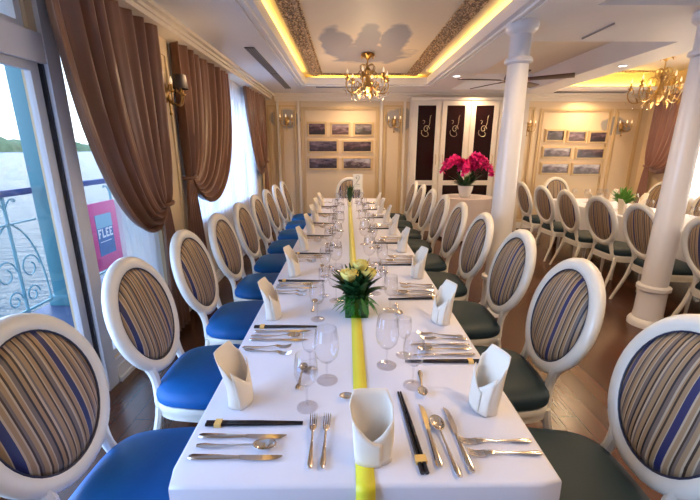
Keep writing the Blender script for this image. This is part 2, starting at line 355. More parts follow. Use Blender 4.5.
# stepped mouldings of the near recess
bm = B()
for k in range(3):
    c = .05*(k+1); z = 2.80-.055*(2-k)-.05
    x0, x1, y0, y1 = NEARR[0], NEARR[1], NEARR[2], NEARR[3]; w = .05*(3-k)
    box(bm, x0, x0+w, y0, y1, z, z+.05); box(bm, x1-w, x1, y0, y1, z, z+.05); box(bm, x0+w, x1-w, y1-w, y1, z, z+.05)
struct('trim_3', bm, CREAMC)
# gold lace moulding lying against the upper ceiling of the tray
def lace(name, h, c, top, sides, ol=.19, orr=.25):
    bm = B(); x0, x1, y0, y1 = h[0]-c+ol, h[1]+c-orr, h[2], h[3]+.02; W = .16
    if 'l' in sides: box(bm, x0, x0+W, y0, y1, top-.025, top)
    if 'r' in sides: box(bm, x1-W, x1, y0, y1, top-.025, top)
    if 'b' in sides: box(bm, x0+W, x1-W, y1-W*.5, y1, top-.025, top)
    p = .055
    def ring(cx, cy, r, z):
        tube(bm, [(cx+r*math.cos(a), cy+r*math.sin(a), z) for a in [2*PI*k/8 for k in range(8)]], .007, 4, closed=True)
    n = int((y1-y0)/p)
    for i in range(n):
        y = y0+p*(i+.5)
        for s, X in (('l', x0), ('r', x1)):
            if s in sides:
                d = 1 if s == 'l' else -1
                ring(X+d*W, y, .024, top-.012); ring(X+d*(.08+.025*(i % 2)), y, .02, top-.03); ring(X+d*.04, y, .016, top-.03)
                ball(bm, (X+d*(.125-.02*(i % 2)), y, top-.028), .012, u=5, v=4)
    if 'b' in sides:
        n = int((x1-x0-2*W)/p)
        for i in range(n):
            ring(x0+W+p*(i+.5), y1-W*.5, .024, top-.012)
    return struct(name, bm, FILI, smooth=True)
lace('trim_4', TRAY, cav, ZT, 'lrb')
lace('trim_5', RIGHTR, cav, 2.84, 'b')

def wall_yz(name, x0, x1, ya, yb, zt, ops, m):
    """wall in the YZ plane with openings (y0, y1, z0, z1)"""
    bm = B(); ys = sorted({ya, yb, *[o[0] for o in ops], *[o[1] for o in ops]})
    for a, b in zip(ys, ys[1:]):
        os_ = sorted([(o[2], o[3]) for o in ops if o[0] <= a and o[1] >= b]); z = 0
        for p, q in os_:
            if p > z: box(bm, x0, x1, a, b, z, p)
            z = q
        if z < zt: box(bm, x0, x1, a, b, z, zt)
    return struct(name, bm, m)
OPL = [(-.7, 2.17, .02, 2.0), (-.7, 2.12, 2.13, 2.42), (2.28, 3.10, .16, 2.25), (3.85, 6.75, .75, 2.42)]
wall_yz('wall_left', XL-.12, XL, YB, YF, ZC, OPL, WALL)
OPR = [(1.0, 3.2, .75, 2.3), (3.7, 6.6, .75, 2.3)]
wall_yz('wall_right', XR, XR+.12, YB, YF, ZC, OPR, WALL)
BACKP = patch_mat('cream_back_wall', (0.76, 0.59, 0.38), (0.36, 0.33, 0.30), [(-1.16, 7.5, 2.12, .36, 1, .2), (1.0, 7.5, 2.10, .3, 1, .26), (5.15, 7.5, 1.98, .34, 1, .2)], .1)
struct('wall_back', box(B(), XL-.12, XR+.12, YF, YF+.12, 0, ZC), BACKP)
struct('wall_front', box(B(), XL-.12, XR+.12, YB-.12, YB, 0, ZC), WALL)

# sliding door and its glass
bm = B(); frame_rect(bm, 'x', XL-.055, -.7, 2.16, .02, 2.0, .055, .035)
d = struct('door_1', bm, DFRAME)
obj('door_seal', box(B(), XL-.05, XL+.004, 2.16, 2.172, .02, 2.0), BLACK, d, False)
obj('glass_pane', box(B(), XL-.041, XL-.035, -.65, 2.11, .07, 1.95), PANE, d, False)
bm = B(); box(bm, XL, XL+.025, 2.175, 2.275, 0, 2.46); box(bm, XL, XL+.02, -.8, 2.175, 1.985, 2.13); box(bm, XL, XL+.02, 2.275, 3.1, 0, .16)
struct('trim_6', bm, DFRAME)
bm = B(); frame_rect(bm, 'x', XL-.1, -.7, 2.12, 2.13, 2.42, .04, .08); box(bm, XL-.09, XL-.03, .6, .64, 2.13, 2.42)
w = struct('window_1', bm, DFRAME); obj('glass_pane', box(B(), XL-.065, XL-.058, -.66, 2.08, 2.17, 2.38), PANE, w, False)
bm = B(); frame_rect(bm, 'x', XL-.1, 2.28, 3.10, .16, 2.25, .05, .08)
w = struct('window_2', bm, DFRAME); obj('glass_pane', box(B(), XL-.065, XL-.058, 2.33, 3.05, .21, 2.2), PANE, w, False)
def win_multi(name, x, ya, yb, za, zb, n, inner=1):
    bm = B(); frame_rect(bm, 'x', x, ya, yb, za, zb, .06, .08)
    for k in range(1, n): y = ya+(yb-ya)*k/n; box(bm, x+.01, x+.07, y-.03, y+.03, za, zb)
    w = struct(name, bm, DFRAME); obj('glass_pane', box(B(), x+.036, x+.042, ya+.05, yb-.05, za+.05, zb-.05), PANE, w, False); return w
win_multi('window_3', XL-.1, 3.85, 6.75, .75, 2.42, 4)
win_multi('window_4', XR+.02, 1.0, 3.2, .75, 2.3, 3)
win_multi('window_5', XR+.02, 3.7, 6.6, .75, 2.3, 4)
# baseboards, cornices
bm = B(); box(bm, XL, XL+.03, 2.28, YF, 0, .11); box(bm, XL, XL+.045, 2.28, YF, 0, .03); struct('baseboard_left', bm, WHITE)
bm = B(); box(bm, XL+.03, XR, YF-.025, YF, 0, .12); struct('baseboard_back', bm, WHITE)
bm = B(); box(bm, XR-.025, XR, YB, YF-.03, 0, .12); struct('baseboard_right', bm, WHITE)
bm = B()
for k, (w_, h_) in enumerate(((.26, .03), (.22, .055), (.20, .09))): box(bm, XL, XL+w_, YB, YF, ZC-h_, ZC)
struct('trim_7', bm, CREAMC)      # pelmet cornice over the curtains
bm = B()
for k, (w_, h_) in enumerate(((.14, .03), (.10, .07), (.05, .12))): box(bm, XL+.26, XR, YF-w_, YF, ZC-h_, ZC)
struct('trim_8', bm, CREAMC)
bm = B(); box(bm, XR-.12, XR, YB, YF-.14, ZC-.06, ZC); box(bm, XR-.06, XR, YB, YF-.14, ZC-.12, ZC-.06); struct('trim_9', bm, CREAMC)
# wall panel mouldings on the back wall and on the pier
bm = B()
for (a, b, p, q) in ((-1.5, -1.32, .2, 2.36), (-1.27, -.95, .2, 2.36), (-.86, .62, .2, 2.33), (.70, 1.06, .2, 2.36), (3.32, 3.58, .2, 2.33), (3.68, 5.06, .2, 2.30), (5.12, 5.62, .2, 2.3)):
    frame_rect(bm, 'y', YF, a, b, p, q, .035, .022)
    frame_rect(bm, 'y', YF, a+.05, b-.05, p+.05, q-.05, .012, .014)
struct('trim_10', bm, TRIM)
bm = B()
for (a, b) in ((-1.315, -1.275), (-.925, -.885), (.635, .685), (1.075, 1.12)): box(bm, a, b, YF-.035, YF, .12, 2.43)
struct('trim_11', bm, CREAMC)
bm = B(); box(bm, XL, XL+.05, 3.08, 3.58, .12, 2.46); frame_rect(bm, 'x', XL+.05, 3.13, 3.53, .25, 2.35, .03, .015); struct('trim_12', bm, WALL)
# vents
def slot(name, x0, x1, y0, y1, z, label, n):
    t = thing(name, label, 'vent', ((x0+x1)/2, (y0+y1)/2, z)); cx, cy = (x0+x1)/2, (y0+y1)/2
    obj('grille_back', box(B(), x0-cx, x1-cx, y0-cy, y1-cy, -.008, 0), DGREY, t, False)
    bm = B(); L = y1-y0 > x1-x0
    for i in range(n):
        if L: xx = x0-cx+(x1-x0)*(i+.5)/n; box(bm, xx-.004, xx+.004, y0-cy, y1-cy, -.014, -.006)
        else: yy = y0-cy+(y1-y0)*(i+.5)/n; box(bm, x0-cx, x1-cx, yy-.004, yy+.004, -.014, -.006)
    if x1-x0 < .05: t.children[0].data.materials[0] = mat('pale_slot', (.35, .33, .33), .5)
    obj('grille_bars', bm, mat('vent_bars', (.22, .2, .2), .5), t, False); return t
slot('ceiling_vent', -1.03, -.93, 4.18, 5.45, ZC, 'long dark slot vent in white ceiling above river windows, nearer half of the pair', 4)
slot('ceiling_vent', -1.03, -.93, 5.50, 6.76, ZC, 'long dark slot vent in white ceiling above river windows, half nearer back wall', 4)
slot('ceiling_vent', 3.74, 5.0, 7.10, 7.22, ZC, 'dark slot vent in white bulkhead above framed pictures behind the second table', 3)
slot('ceiling_vent', -.50, .55, 6.62, 6.66, ZC, 'thin slot vent between glowing tray ceiling and back wall panel', 1)
slot('ceiling_vent', 2.175, 2.187, 3.40, 3.83, ZC, 'thin pale slot vent on white beam beside first column', 1)
# downlights: fitting with a glowing disc
def downlight(x, y, label):
    t = thing('downlight', label, 'ceiling light', (x, y, ZC)); obj('ring', lathe(B(), [(.045, -.001), (.062, -.001), (.06, -.01), (.045, -.006)], n=20, cap=False), CEIL, t)
    obj('lamp_disc', lathe(B(), [(.044, -.001), (.044, -.004)], n=20), DLGLOW, t)
downlight(1.55, 5.69, 'small round lit downlight in white beam beside the ceiling fan')
downlight(1.55, 2.5, 'small round downlight in white beam above the first column')
downlight(3.4, 5.0, 'small round lit downlight in beam beyond the fan blade')

# ------------------------------------------------------------------ outside: deck, railing, water, island
struct('ground_deck', box(B(), -3.12, XL-.12, -3, 12, -.12, -.01), DECK)
struct('water', grid(B(), lambda u, v: Vector((-3.3-u*1500, -300+v*2300, -2.2)), 4, 4), SEA)
def island(name, x, y, L, h, seed):
    rr = random.Random(seed); ph = [rr.uniform(0, 6) for _ in range(6)]
    def f(u, v):
        prof = math.sin(PI*u)**.5 * (0.72+.12*math.sin(9*u+ph[0])+.09*math.sin(23*u+ph[1])+.07*math.sin(61*u+ph[2])) if 0 < u < 1 else 0
        a = PI*v; return Vector((x-28*math.cos(a)*(1 if v < .5 else 1), y+L*(u-.5), -2.3+h*max(prof, 0)*math.sin(a)))
    o = obj(name, grid(B(), f, 120, 8), ISLE); return tag(o, kind='structure')
island('hills', -640, 600, 420, 44, 1); island('hills', -640, 900, 150, 30, 2)
XRL = -3.0
def railing(y0, y1, label):
    t = thing('balcony_railing', label, 'railing', (XRL, (y0+y1)/2, 0)); c = (y0+y1)/2
    obj('handrail', box(B(), -.035, .035, y0-c, y1-c, 1.15, 1.21, .012), RAILTOP, t)
    obj('crossbar', box(box(B(), -.01, .01, y0-c, y1-c, .90, .915), -.01, .01, y0-c, y1-c, .08, .10), RAIL, t, False)
    n = max(1, round((y1-y0)/.62)); s = (y1-y0)/n
    for i in range(n):
        m = y0-c+s*(i+.5); bm = B()
        tube(bm, [(0, m, .02), (0, m, 1.16)], .014, 6)
        for d in (-1, 1):
            tube(bm, bez([(0, m, .92), (0, m+d*.02, .9), (0, m+d*s*.42, .84), (0, m+d*s*.49, .45), (0, m+d*s*.49, .09)], 12), .009, 5)
            tube(bm, bez([(0, m, 1.02), (0, m+d*.03, 1.12), (0, m+d*.10, 1.17), (0, m+d*.15, 1.12), (0, m+d*.12, 1.07), (0, m+d*.09, 1.11)], 10), .007, 5)
            tube(bm, [(0, m+d*.13+.11*math.cos(a)*(1-.04*k), .48+.13*math.sin(a)*(1-.04*k)) for k, a in enumerate([PI*q/7 for q in range(0, 18)])], .007, 5)
            tube(bm, [(0, m+d*.10+.08*math.cos(a)*(1-.04*k), .22+.09*math.sin(a)*(1-.04*k)) for k, a in enumerate([PI*q/7 for q in range(0, 18)])], .007, 5)
        obj('scroll_panel', bm, RAIL, t)
    return t
railing(1.2, 3.58, 'pale teal scrollwork railing with navy handrail seen through the open glass door')
railing(3.88, 7.5, 'scrollwork railing with navy handrail behind the pink board, beyond the blue post')
o = obj('deck_post', box(B(), -.085, .085, -.085, .085, -.01, 2.9, .01), POSTO); o.location = (-2.95, 3.73, 0); tag(o, 'pale blue square deck post standing outside at the handrail end', 'post')
obj('post_base', box(B(), -.12, .12, -.12, .12, -.01, .10, .01), POSTO, o)
struct('ceiling_outside_deck', box(B(), -3.2, XL-.12, -3, 12, 2.9, 2.98), DFRAME)
t = thing('notice_board', 'pink board with blue poster hanging on the deck railing outside', 'board', (-2.95, 4.5, .15))
obj('board', box(B(), 0, .03, -.28, .22, 0, .80, .004), PINK, t); obj('side_panel', box(B(), -.02, .015, .24, .36, .02, .74, .004), PINK, t)
obj('poster', box(B(), .03, .034, -.20, .10, .17, .66), POSTER, t, False)
obj('poster_picture', box(B(), .034, .036, -.20, .10, .50, .66), PPALE, t, False)
LET = {'F': ['111', '100', '110', '100', '100'], 'L': ['100', '100', '100', '100', '111'], 'E': ['111', '100', '110', '100', '111']}
bm = B()
for i, ch in enumerate('FLEE'):
    for r_, row in enumerate(LET[ch]):
        for c_, b_ in enumerate(row):
            if b_ == '1': y = -.185+i*.07+c_*.019; z = .49-r_*.022; box(bm, .034, .037, y, y+.019, z-.022, z)
box(bm, .034, .037, -.17, .04, .33, .338)
obj('lettering', bm, PWHITE, t, False)

# ------------------------------------------------------------------ columns
def column(x, y, label):
    t = thing('round_column', label, 'column', (x, y, 0))
    t.scale = (.86, .86, 1)
    obj('pedestal', lathe(B(), [(.17, 0), (.17, .035), (.155, .06), (.135, .075), (.135, .10), (.13, .12), (.128, .33), (.15, .345), (.15, .375), (.125, .39)], n=32), COLW, t)
    obj('shaft', lathe(B(), [(.118, .385), (.116, .9), (.108, 1.5), (.10, 2.20), (.097, 2.245)], n=32), COLW, t)
    obj('neck_ring', lathe(B(), [(.098, 2.235), (.125, 2.25), (.13, 2.268), (.122, 2.285), (.10, 2.29)], n=32), COLW, t)
    obj('capital', lathe(B(), [(.097, 2.288), (.098, 2.46), (.12, 2.475), (.145, 2.495), (.15, 2.52), (.15, 2.548)], n=32), COLW, t)
column(1.44, 3.42, 'round white column beside the long table chairs, in front of the orchid table')
column(2.75, 3.13, 'round white column with moulded pedestal, standing beside chairs of the second table')

# ------------------------------------------------------------------ the chair
def ellipse_pt(a, cx=.0, cz=.785, rx=.25, rz=.275):
    x = cx+rx*math.cos(a); z = cz+rz*math.sin(a); return x, z
def back_y(z): return -.190-(z-.51)*.27
def make_chair(label, cat='chair', group=None):
    t = thing('dining_chair', label, cat, group=group)
    # seat rail: rounded trapezoid ring
    def outline(k, s=1.0):
        # super-ellipse, wider at the front
        a = 2*PI*k; c, s_ = math.cos(a), math.sin(a); e = .55
        x = abs(c)**e*(1 if c > 0 else -1); y = abs(s_)**e*(1 if s_ > 0 else -1)
        w = .245+.025*y
        return x*w*s, y*.195*s+(.012*(1-x*x) if y > 0 else 0)
    N = 40
    def ringloop(bm, prof):
        rs = [[bm.verts.new((*outline(k/N, s), z)) for k in range(N)] for s, z in prof]
        for a, b in zip(rs, rs[1:]):
            for k in range(N): bm.faces.new((a[k], a[(k+1) % N], b[(k+1) % N], b[k]))
        bm.faces.new(rs[0][::-1]); bm.faces.new(rs[-1]); return bm
    obj('seat_rail', ringloop(B(), [(.95, .355), (.985, .36), (.985, .385), (1, .392), (1, .415), (.985, .425)]), CHAIRW, t)
    obj('seat_cushion', ringloop(B(), [(.96, .425), (1.005, .435), (1.01, .455), (.985, .475), (.90, .492), (.70, .507), (.4, .515), (.12, .517)]), DAYLITSEAT, t)
    for s in (-1, 1):
        obj('front_leg', lathe(B(), [(.012, 0), (.016, .01), (.013, .03), (.02, .25), (.024, .30), (.017, .31), (.026, .33), (.026, .37)], (s*.205, .15, 0), 12), CHAIRW, t)
        obj('rear_leg', tube(B(), bez([(s*.225, -.28, 0), (s*.21, -.23, .15), (s*.19, -.165, .28), (s*.18, -.16, .40)], 8), [.014]*3+[.017]*3+[.02]*3, 8), CHAIRW, t)
        obj('back_post', tube(B(), bez([(s*.155, -.165, .39), (s*.15, -.18, .46), (s*.115, -.185, .50), (s*.135, back_y(.575), .575)], 8), [.026, .025, .022, .021, .02, .02, .021, .022, .024], 8), CHAIRW, t)
    bm = B(); M = 44; prof = [(-.030, -.009), (-.022, -.020), (0, -.026), (.022, -.020), (.030, -.009), (.030, .009), (.022, .020), (0, .026), (-.022, .020), (-.030, .009)]
    rings = []
    for k in range(M):
        a = 2*PI*k/M; r = []
        for (dr, dy) in prof:
            x = (.222+dr)*math.cos(a); z = .785+(.247+dr)*math.sin(a); r.append(bm.verts.new((x, back_y(z)+dy, z)))
        rings.append(r)
    for k in range(M):
        a, b = rings[k], rings[(k+1) % M]
        for j in range(len(prof)): bm.faces.new((a[j], a[(j+1) % len(prof)], b[(j+1) % len(prof)], b[j]))
    obj('back_frame', bm, CHAIRW, t, ang=60)
    bm = B()
    for sgn, dome in ((1, .048), (-1, .030)):
        cz = .785; c0 = bm.verts.new((0, back_y(cz)+sgn*dome, cz)); prev = None; R = 8
        for j in range(1, R+1):
            q = j/R; h = dome*math.sqrt(max(0, 1-(q*.97)**2.6)); r = []
            for k in range(M):
                a = 2*PI*k/M; x = .196*q*math.cos(a); z = cz+.221*q*math.sin(a); r.append(bm.verts.new((x, back_y(z)+sgn*h, z)))
            for k in range(M):
                if prev: bm.faces.new((prev[k], prev[(k+1) % M], r[(k+1) % M], r[k]))
                else: bm.faces.new((c0, r[k], r[(k+1) % M]))
            prev = r
        if sgn == 1: first = prev
        else:
            for k in range(M): bm.faces.new((first[k], first[(k+1) % M], prev[(k+1) % M], prev[k]))
    obj('back_panel', bm, STRIPE, t, ang=80)
    bm = B(); tube(bm, [(.197*math.cos(2*PI*k/M), back_y(.785+.222*math.sin(2*PI*k/M))+.016, .785+.222*math.sin(2*PI*k/M)) for k in range(M)], .0045, 5, closed=True)
    obj('piping', bm, mat('dark_piping', (.02, .022, .05), .5), t)
    return t
ORD = ['first', 'second', 'third', 'fourth', 'fifth', 'sixth', 'seventh', 'eighth', 'ninth']
P0 = 1.045; PIT = .635
proto = None; protoT = None
DYR = {0: -.015, 1: -.05, 2: -.03}
for k in range(9):
    for side in (-1, 1):
        lab = 'oval-back chair with %s seat, %s from camera along the %s side' % ('blue daylit' if side < 0 else 'dark shaded', ORD[k], 'river window' if side < 0 else 'column')
        loc = (-.712+(.015 if k == 0 else 0) if side < 0 else .79+{0: -.015, 1: -.03}.get(k, 0), P0+PIT*k+(-.02 if k == 0 else 0 if side < 0 else .02)+(DYR.get(k, 0) if side > 0 else 0), 0); rz = (-PI/2 if side < 0 else PI/2)+random.uniform(-.03, .03)
        grp = 'chairs along the long table'
        if proto is None:
            proto = make_chair(lab, group=grp); proto.location = loc; proto.rotation_euler = (0, 0, rz)
        else:
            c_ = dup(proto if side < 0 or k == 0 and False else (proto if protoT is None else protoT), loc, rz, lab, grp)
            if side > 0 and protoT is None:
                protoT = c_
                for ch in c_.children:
                    if ch.name.startswith('seat_cushion'): ch.data = ch.data.copy(); ch.data.materials[0] = SHADEDSEAT
dup(protoT, (.05, 6.70, 0), PI, 'oval-back chair at the far head of long table, before the framed pictures', 'chairs along the long table')
# second table chairs
for k, y in enumerate((2.80, 3.50, 4.12, 4.74, 5.36, 5.98)):
    dup(protoT, (3.11, y, 0), -PI/2+random.uniform(-.04, .04), 'striped oval-back chair at second table, aisle side, %s' % ('partly right of the pedestal column' if k == 0 else '%s from the pedestal column towards back wall' % ORD[k-1]), 'chairs around the second table')
for k, y in enumerate((4.3, 5.15, 6.05)):
    dup(protoT, (4.79, y, 0), PI/2+random.uniform(-.04, .04), 'oval-back chair across the second table, window side, %s from the camera' % ORD[k], 'chairs around the second table')
dup(protoT, (3.9, 6.72, 0), PI, 'oval-back chair at the back-wall end of second table', 'chairs around the second table')

# ------------------------------------------------------------------ tables and cloths
def table_with_cloth(x0, x1, y0, y1, tl, cl, clothmat=CLOTH, drop=.48):
    cx, cy = (x0+x1)/2, (y0+y1)/2
    t = thing('banquet_table', tl, 'table', (cx, cy, 0)); hx, hy = (x1-x0)/2-.03, (y1-y0)/2-.03
    obj('tabletop', box(B(), -hx, hx, -hy, hy, .71, .742), DARKW, t, False)
    for sx_ in (-1, 1):
        for sy_ in (-1, 1): obj('leg', box(B(), sx_*(hx-.12)-.025, sx_*(hx-.12)+.025, sy_*(hy-.12)-.025, sy_*(hy-.12)+.025, 0, .71), DARKW, t, False)
    bm = B(); hx, hy = (x1-x0)/2, (y1-y0)/2; rc = .02; pts = []
    per = []
    nx, ny = 24, int((y1-y0)/.045)
    for i in range(nx): per.append((-hx+rc+(2*hx-2*rc)*i/nx, -hy, 0, -1))
    for i in range(ny): per.append((hx, -hy+rc+(2*hy-2*rc)*i/ny, 1, 0))
    for i in range(nx): per.append((hx-rc-(2*hx-2*rc)*i/nx, hy, 0, 1))
    for i in range(ny): per.append((-hx, hy-rc-(2*hy-2*rc)*i/ny, -1, 0))
    L = len(per); rows = []
    for (z, inn, amp) in ((.75, .012, 0), (.747, .003, 0), (.74, 0, 0), (.68, -.001, .002), (.6, -.002, .004), (.5, -.002, .006), (.4, -.002, .009), (.75-drop, -.002, .012)):
        r = []
        for i, (x, y, nx_, ny_) in enumerate(per):
            w = amp*(.5+.5*math.sin(i*.9)+.5*math.sin(i*.37+1)) if (nx_ or ny_) else 0
            r.append(bm.verts.new((x-nx_*inn+nx_*w*.6-nx_*.004, y-ny_*inn+ny_*w*.6-ny_*.004, z)))
        rows.append(r)
    for a, b in zip(rows, rows[1:]):
        for i in range(L): bm.faces.new((a[i], a[(i+1) % L], b[(i+1) % L], b[i]))
    bm.faces.new(rows[0])
    c = obj('tablecloth', bm, clothmat, ang=50); c.location = (cx, cy, 0); tag(c, cl, 'tablecloth')
    return t
table_with_cloth(-.46, .545, .735, 6.40, 'long banquet table hidden under the white cloth with yellow ribbon', 'white tablecloth covering the long banquet table under the yellow ribbon')
table_with_cloth(3.42, 4.38, 2.3, 6.35, 'second banquet table beyond the columns, under its white cloth', 'white tablecloth on the second banquet table beyond the columns')
# ribbon
bm = B(); W = .024
pts = [(.742-0.004, .5), (.7315, .62), (.7305, .70), (.732, .748), (.737, .7525), (.76, .7525)]
prof = [(.7285, .42), (.7285, .60), (.729, .738), (.733, .7515), (.742, .7525)] + [(.9+.25*i, .7525) for i in range(22)] + [(6.39, .7525)]
vs = [[bm.verts.new((.045+s*W, y, z)) for s in (-1, 1)] for (y, z) in prof]
for a, b in zip(vs, vs[1:]): bm.faces.new((a[0], a[1], b[1], b[0]))
o = solid(obj('ribbon_runner', bm, RUN), .0012, 1); tag(o, 'narrow yellow satin ribbon running down the middle of the long table', 'table runner')

# round side table with orchids
t = thing('round_side_table', 'small round table under blush cloth in front of dark cabinet', 'table', (2.12, 6.62, 0))
obj('tabletop', lathe(B(), [(.43, .70), (.43, .742)], n=32), DARKW, t); obj('pedestal', lathe(B(), [(.2, 0), (.2, .03), (.04, .06), (.04, .7)], n=16), DARKW, t)
def rc(u, v):
    a = 2*PI*u
    if v < .25: r = .45*(v/.25)**.8; z = .752
    else: q = (v-.25)/.75; r = .452+.018*q+.022*q*math.sin(9*a)+.008*q*math.sin(23*a); z = .75-.7*q
    return Vector((r*math.cos(a), r*math.sin(a), z))
c = obj('round_tablecloth', grid(B(), rc, 96, 12, True), BLUSH, ang=70); c.location = (2.12, 6.62, 0); tag(c, 'pale blush cloth falling in folds over the small round table', 'tablecloth')

# ------------------------------------------------------------------ plants
def leaf(bm, base, tip, w, bend=.02):
    b, t_ = Vector(base), Vector(tip); d = t_-b; s = d.cross(Vector((0, 0, 1)));
    if s.length < 1e-4: s = Vector((1, 0, 0))
    s.normalize(); n_ = s.cross(d).normalized(); prev = None
    th = .0012
    for i in range(6):
        q = i/5; c = b+d*q+n_*bend*math.sin(PI*q); ww = w*math.sin(PI*min(.97, max(.06, q**.8)))
        cur = [bm.verts.new(c-s*ww), bm.verts.new(c+n_*ww*-.25), bm.verts.new(c+s*ww), bm.verts.new(c+n_*(ww*-.25-th))]
        if prev:
            for a in range(4): bm.faces.new((prev[a], prev[(a+1) % 4], cur[(a+1) % 4], cur[a]))
        prev = cur
def rose(bm, c, r):
    c = Vector(c)
    for ring_, (n, rr, h, tilt) in enumerate(((5, .95, .0, .5), (5, .75, .25, .35), (4, .5, .45, .2), (3, .28, .55, .1))):
        for k in range(n):
            a = 2*PI*(k+.5*ring_)/n
            def f(u, v):
                aa = a+(u-.5)*2.2*PI/n*1.4; rad = r*(rr*(.35+.65*math.sin(PI/2*v))+tilt*.25*v*v); return c+Vector((rad*math.cos(aa), rad*math.sin(aa), r*(-.7+h*.4+1.35*v-.35*v*abs(u-.5)*2)))
            grid(bm, f, 4, 4)
t = thing('rose_centrepiece', 'glass vase of three pale yellow roses with dark leaves on the ribbon, near end', 'flower arrangement', (.048, 1.74, .752))
obj('vase', box(B(), -.058, .058, -.058, .058, 0, .10, .006), glass_mat('green_glass', (.20, .60, .22), .06, .5), t)
bm = B(); rr = random.Random(3)
for i in range(30):
    a = 2*PI*i/30; leaf(bm, (.045*math.cos(a), .045*math.sin(a), .005), (.052*math.cos(a)+rr.uniform(-.01, .01), .05*math.sin(a), .1), .012, .004)
for i in range(64):
    a = rr.uniform(0, 2*PI); L = rr.uniform(.085, .125); leaf(bm, (.05*math.cos(a), .05*math.sin(a), rr.uniform(.05, .11)), (L*math.cos(a), L*math.sin(a), rr.uniform(.015, .10)), .006, .006)
obj('palm_leaves', bm, PALM, t)
bm = B()
for i in range(110):
    a = rr.uniform(0, 2*PI); L = rr.uniform(.05, .145); h = rr.uniform(.08, .22)*(1.2-L*3)+.05
    leaf(bm, (.03*math.cos(a), .03*math.sin(a), .08), (L*math.cos(a), L*math.sin(a), h), rr.uniform(.018, .034), .02)
obj('foliage', bm, LEAF, t)
for (x, y, z, r) in ((-.035, -.045, .215, .042), (.02, .02, .245, .038), (.058, -.02, .215, .036)):
    bm = B(); rose(bm, (x, y, z), r); solid(obj('rose', bm, ROSE, t), .0015)
# far centrepiece
t = thing('leafy_centrepiece', 'dark green leafy posy in glass vase near far end of long table', 'flower arrangement', (.045, 5.33, .752))
obj('vase', lathe(B(), [(.03, 0), (.032, .02), (.04, .14), (.038, .14), (.03, .02)], n=16), GLASS, t)
bm = B()
for i in range(60):
    a = rr.uniform(0, 2*PI); L = rr.uniform(.02, .085); h = rr.uniform(.16, .34); leaf(bm, (.01*math.cos(a), .01*math.sin(a), .08), (L*math.cos(a), L*math.sin(a), h), .018, .01)
obj('foliage', bm, LEAF, t)
t = thing('leafy_centrepiece', 'round bright green leafy bunch on the second table', 'flower arrangement', (3.73, 5.02, .752))
obj('vase', lathe(B(), [(.05, 0), (.055, .1), (.05, .1), (.045, .01)], n=16), GLASS, t)
bm = B()
for i in range(110):
    a = rr.uniform(0, 2*PI); L = rr.uniform(.05, .17); h = rr.uniform(.1, .28)*(1.25-L*3)+.04; leaf(bm, (.03*math.cos(a), .03*math.sin(a), .08), (L*math.cos(a), L*math.sin(a), h), .028, .02)
obj('foliage', bm, LEAFL, t)
t = thing('potted_orchid', 'bunch of magenta orchids with green leaves in white pot on round table', 'flowers', (2.05, 6.5, .757))
obj('pot', lathe(B(), [(.075, 0), (.085, .01), (.12, .13), (.13, .2), (.12, .2), (.08, .02)], n=24), POT, t)
bm = B()
for i in range(60):
    a = rr.uniform(0, 2*PI); L = rr.uniform(.12, .30); h = rr.uniform(.2, .46); leaf(bm, (.05*math.cos(a), .05*math.sin(a), .16), (L*math.cos(a), L*math.sin(a), h), .035, .03)
obj('leaves', bm, LEAF, t)
bm = B()
def orchid(bm, c, d, r):
    d = d.normalized(); s = d.cross(Vector((0, 0, 1))).normalized(); u = s.cross(d)
    for k in range(5):
        a = 2*PI*k/5+.3; o_ = s*math.cos(a)+u*math.sin(a); leaf(bm, c, c+o_*r+d*r*.2, r*.42, .01)
    ball(bm, c+d*.01, r*.16, u=6, v=4)
for st_ in range(9):
    a = 2*PI*st_/9+.2; pts = bez([(0, 0, .15), (.06*math.cos(a), .06*math.sin(a), .56), (.18*math.cos(a), .18*math.sin(a), .76+.10*math.sin(st_*2)), (.40*math.cos(a), .34*math.sin(a), .50+.10*math.sin(st_*3))], 14)
    for j, p in enumerate(pts[5:]):
        for q in range(3):
            dd = Vector((rr.uniform(-1, 1), rr.uniform(-1.2, .6), rr.uniform(-.2, .7))); orchid(bm, p+dd*.035, dd, rr.uniform(.055, .08))
obj('orchid_blooms', bm, ORCH, t)
bm = B()
for st_ in range(9):
    a = 2*PI*st_/9+.2; tube(bm, bez([(0, 0, .15), (.06*math.cos(a), .06*math.sin(a), .56), (.18*math.cos(a), .18*math.sin(a), .76+.10*math.sin(st_*2)), (.40*math.cos(a), .34*math.sin(a), .50+.10*math.sin(st_*3))], 10), .004, 5)
obj('stems', bm, LEAFL, t)

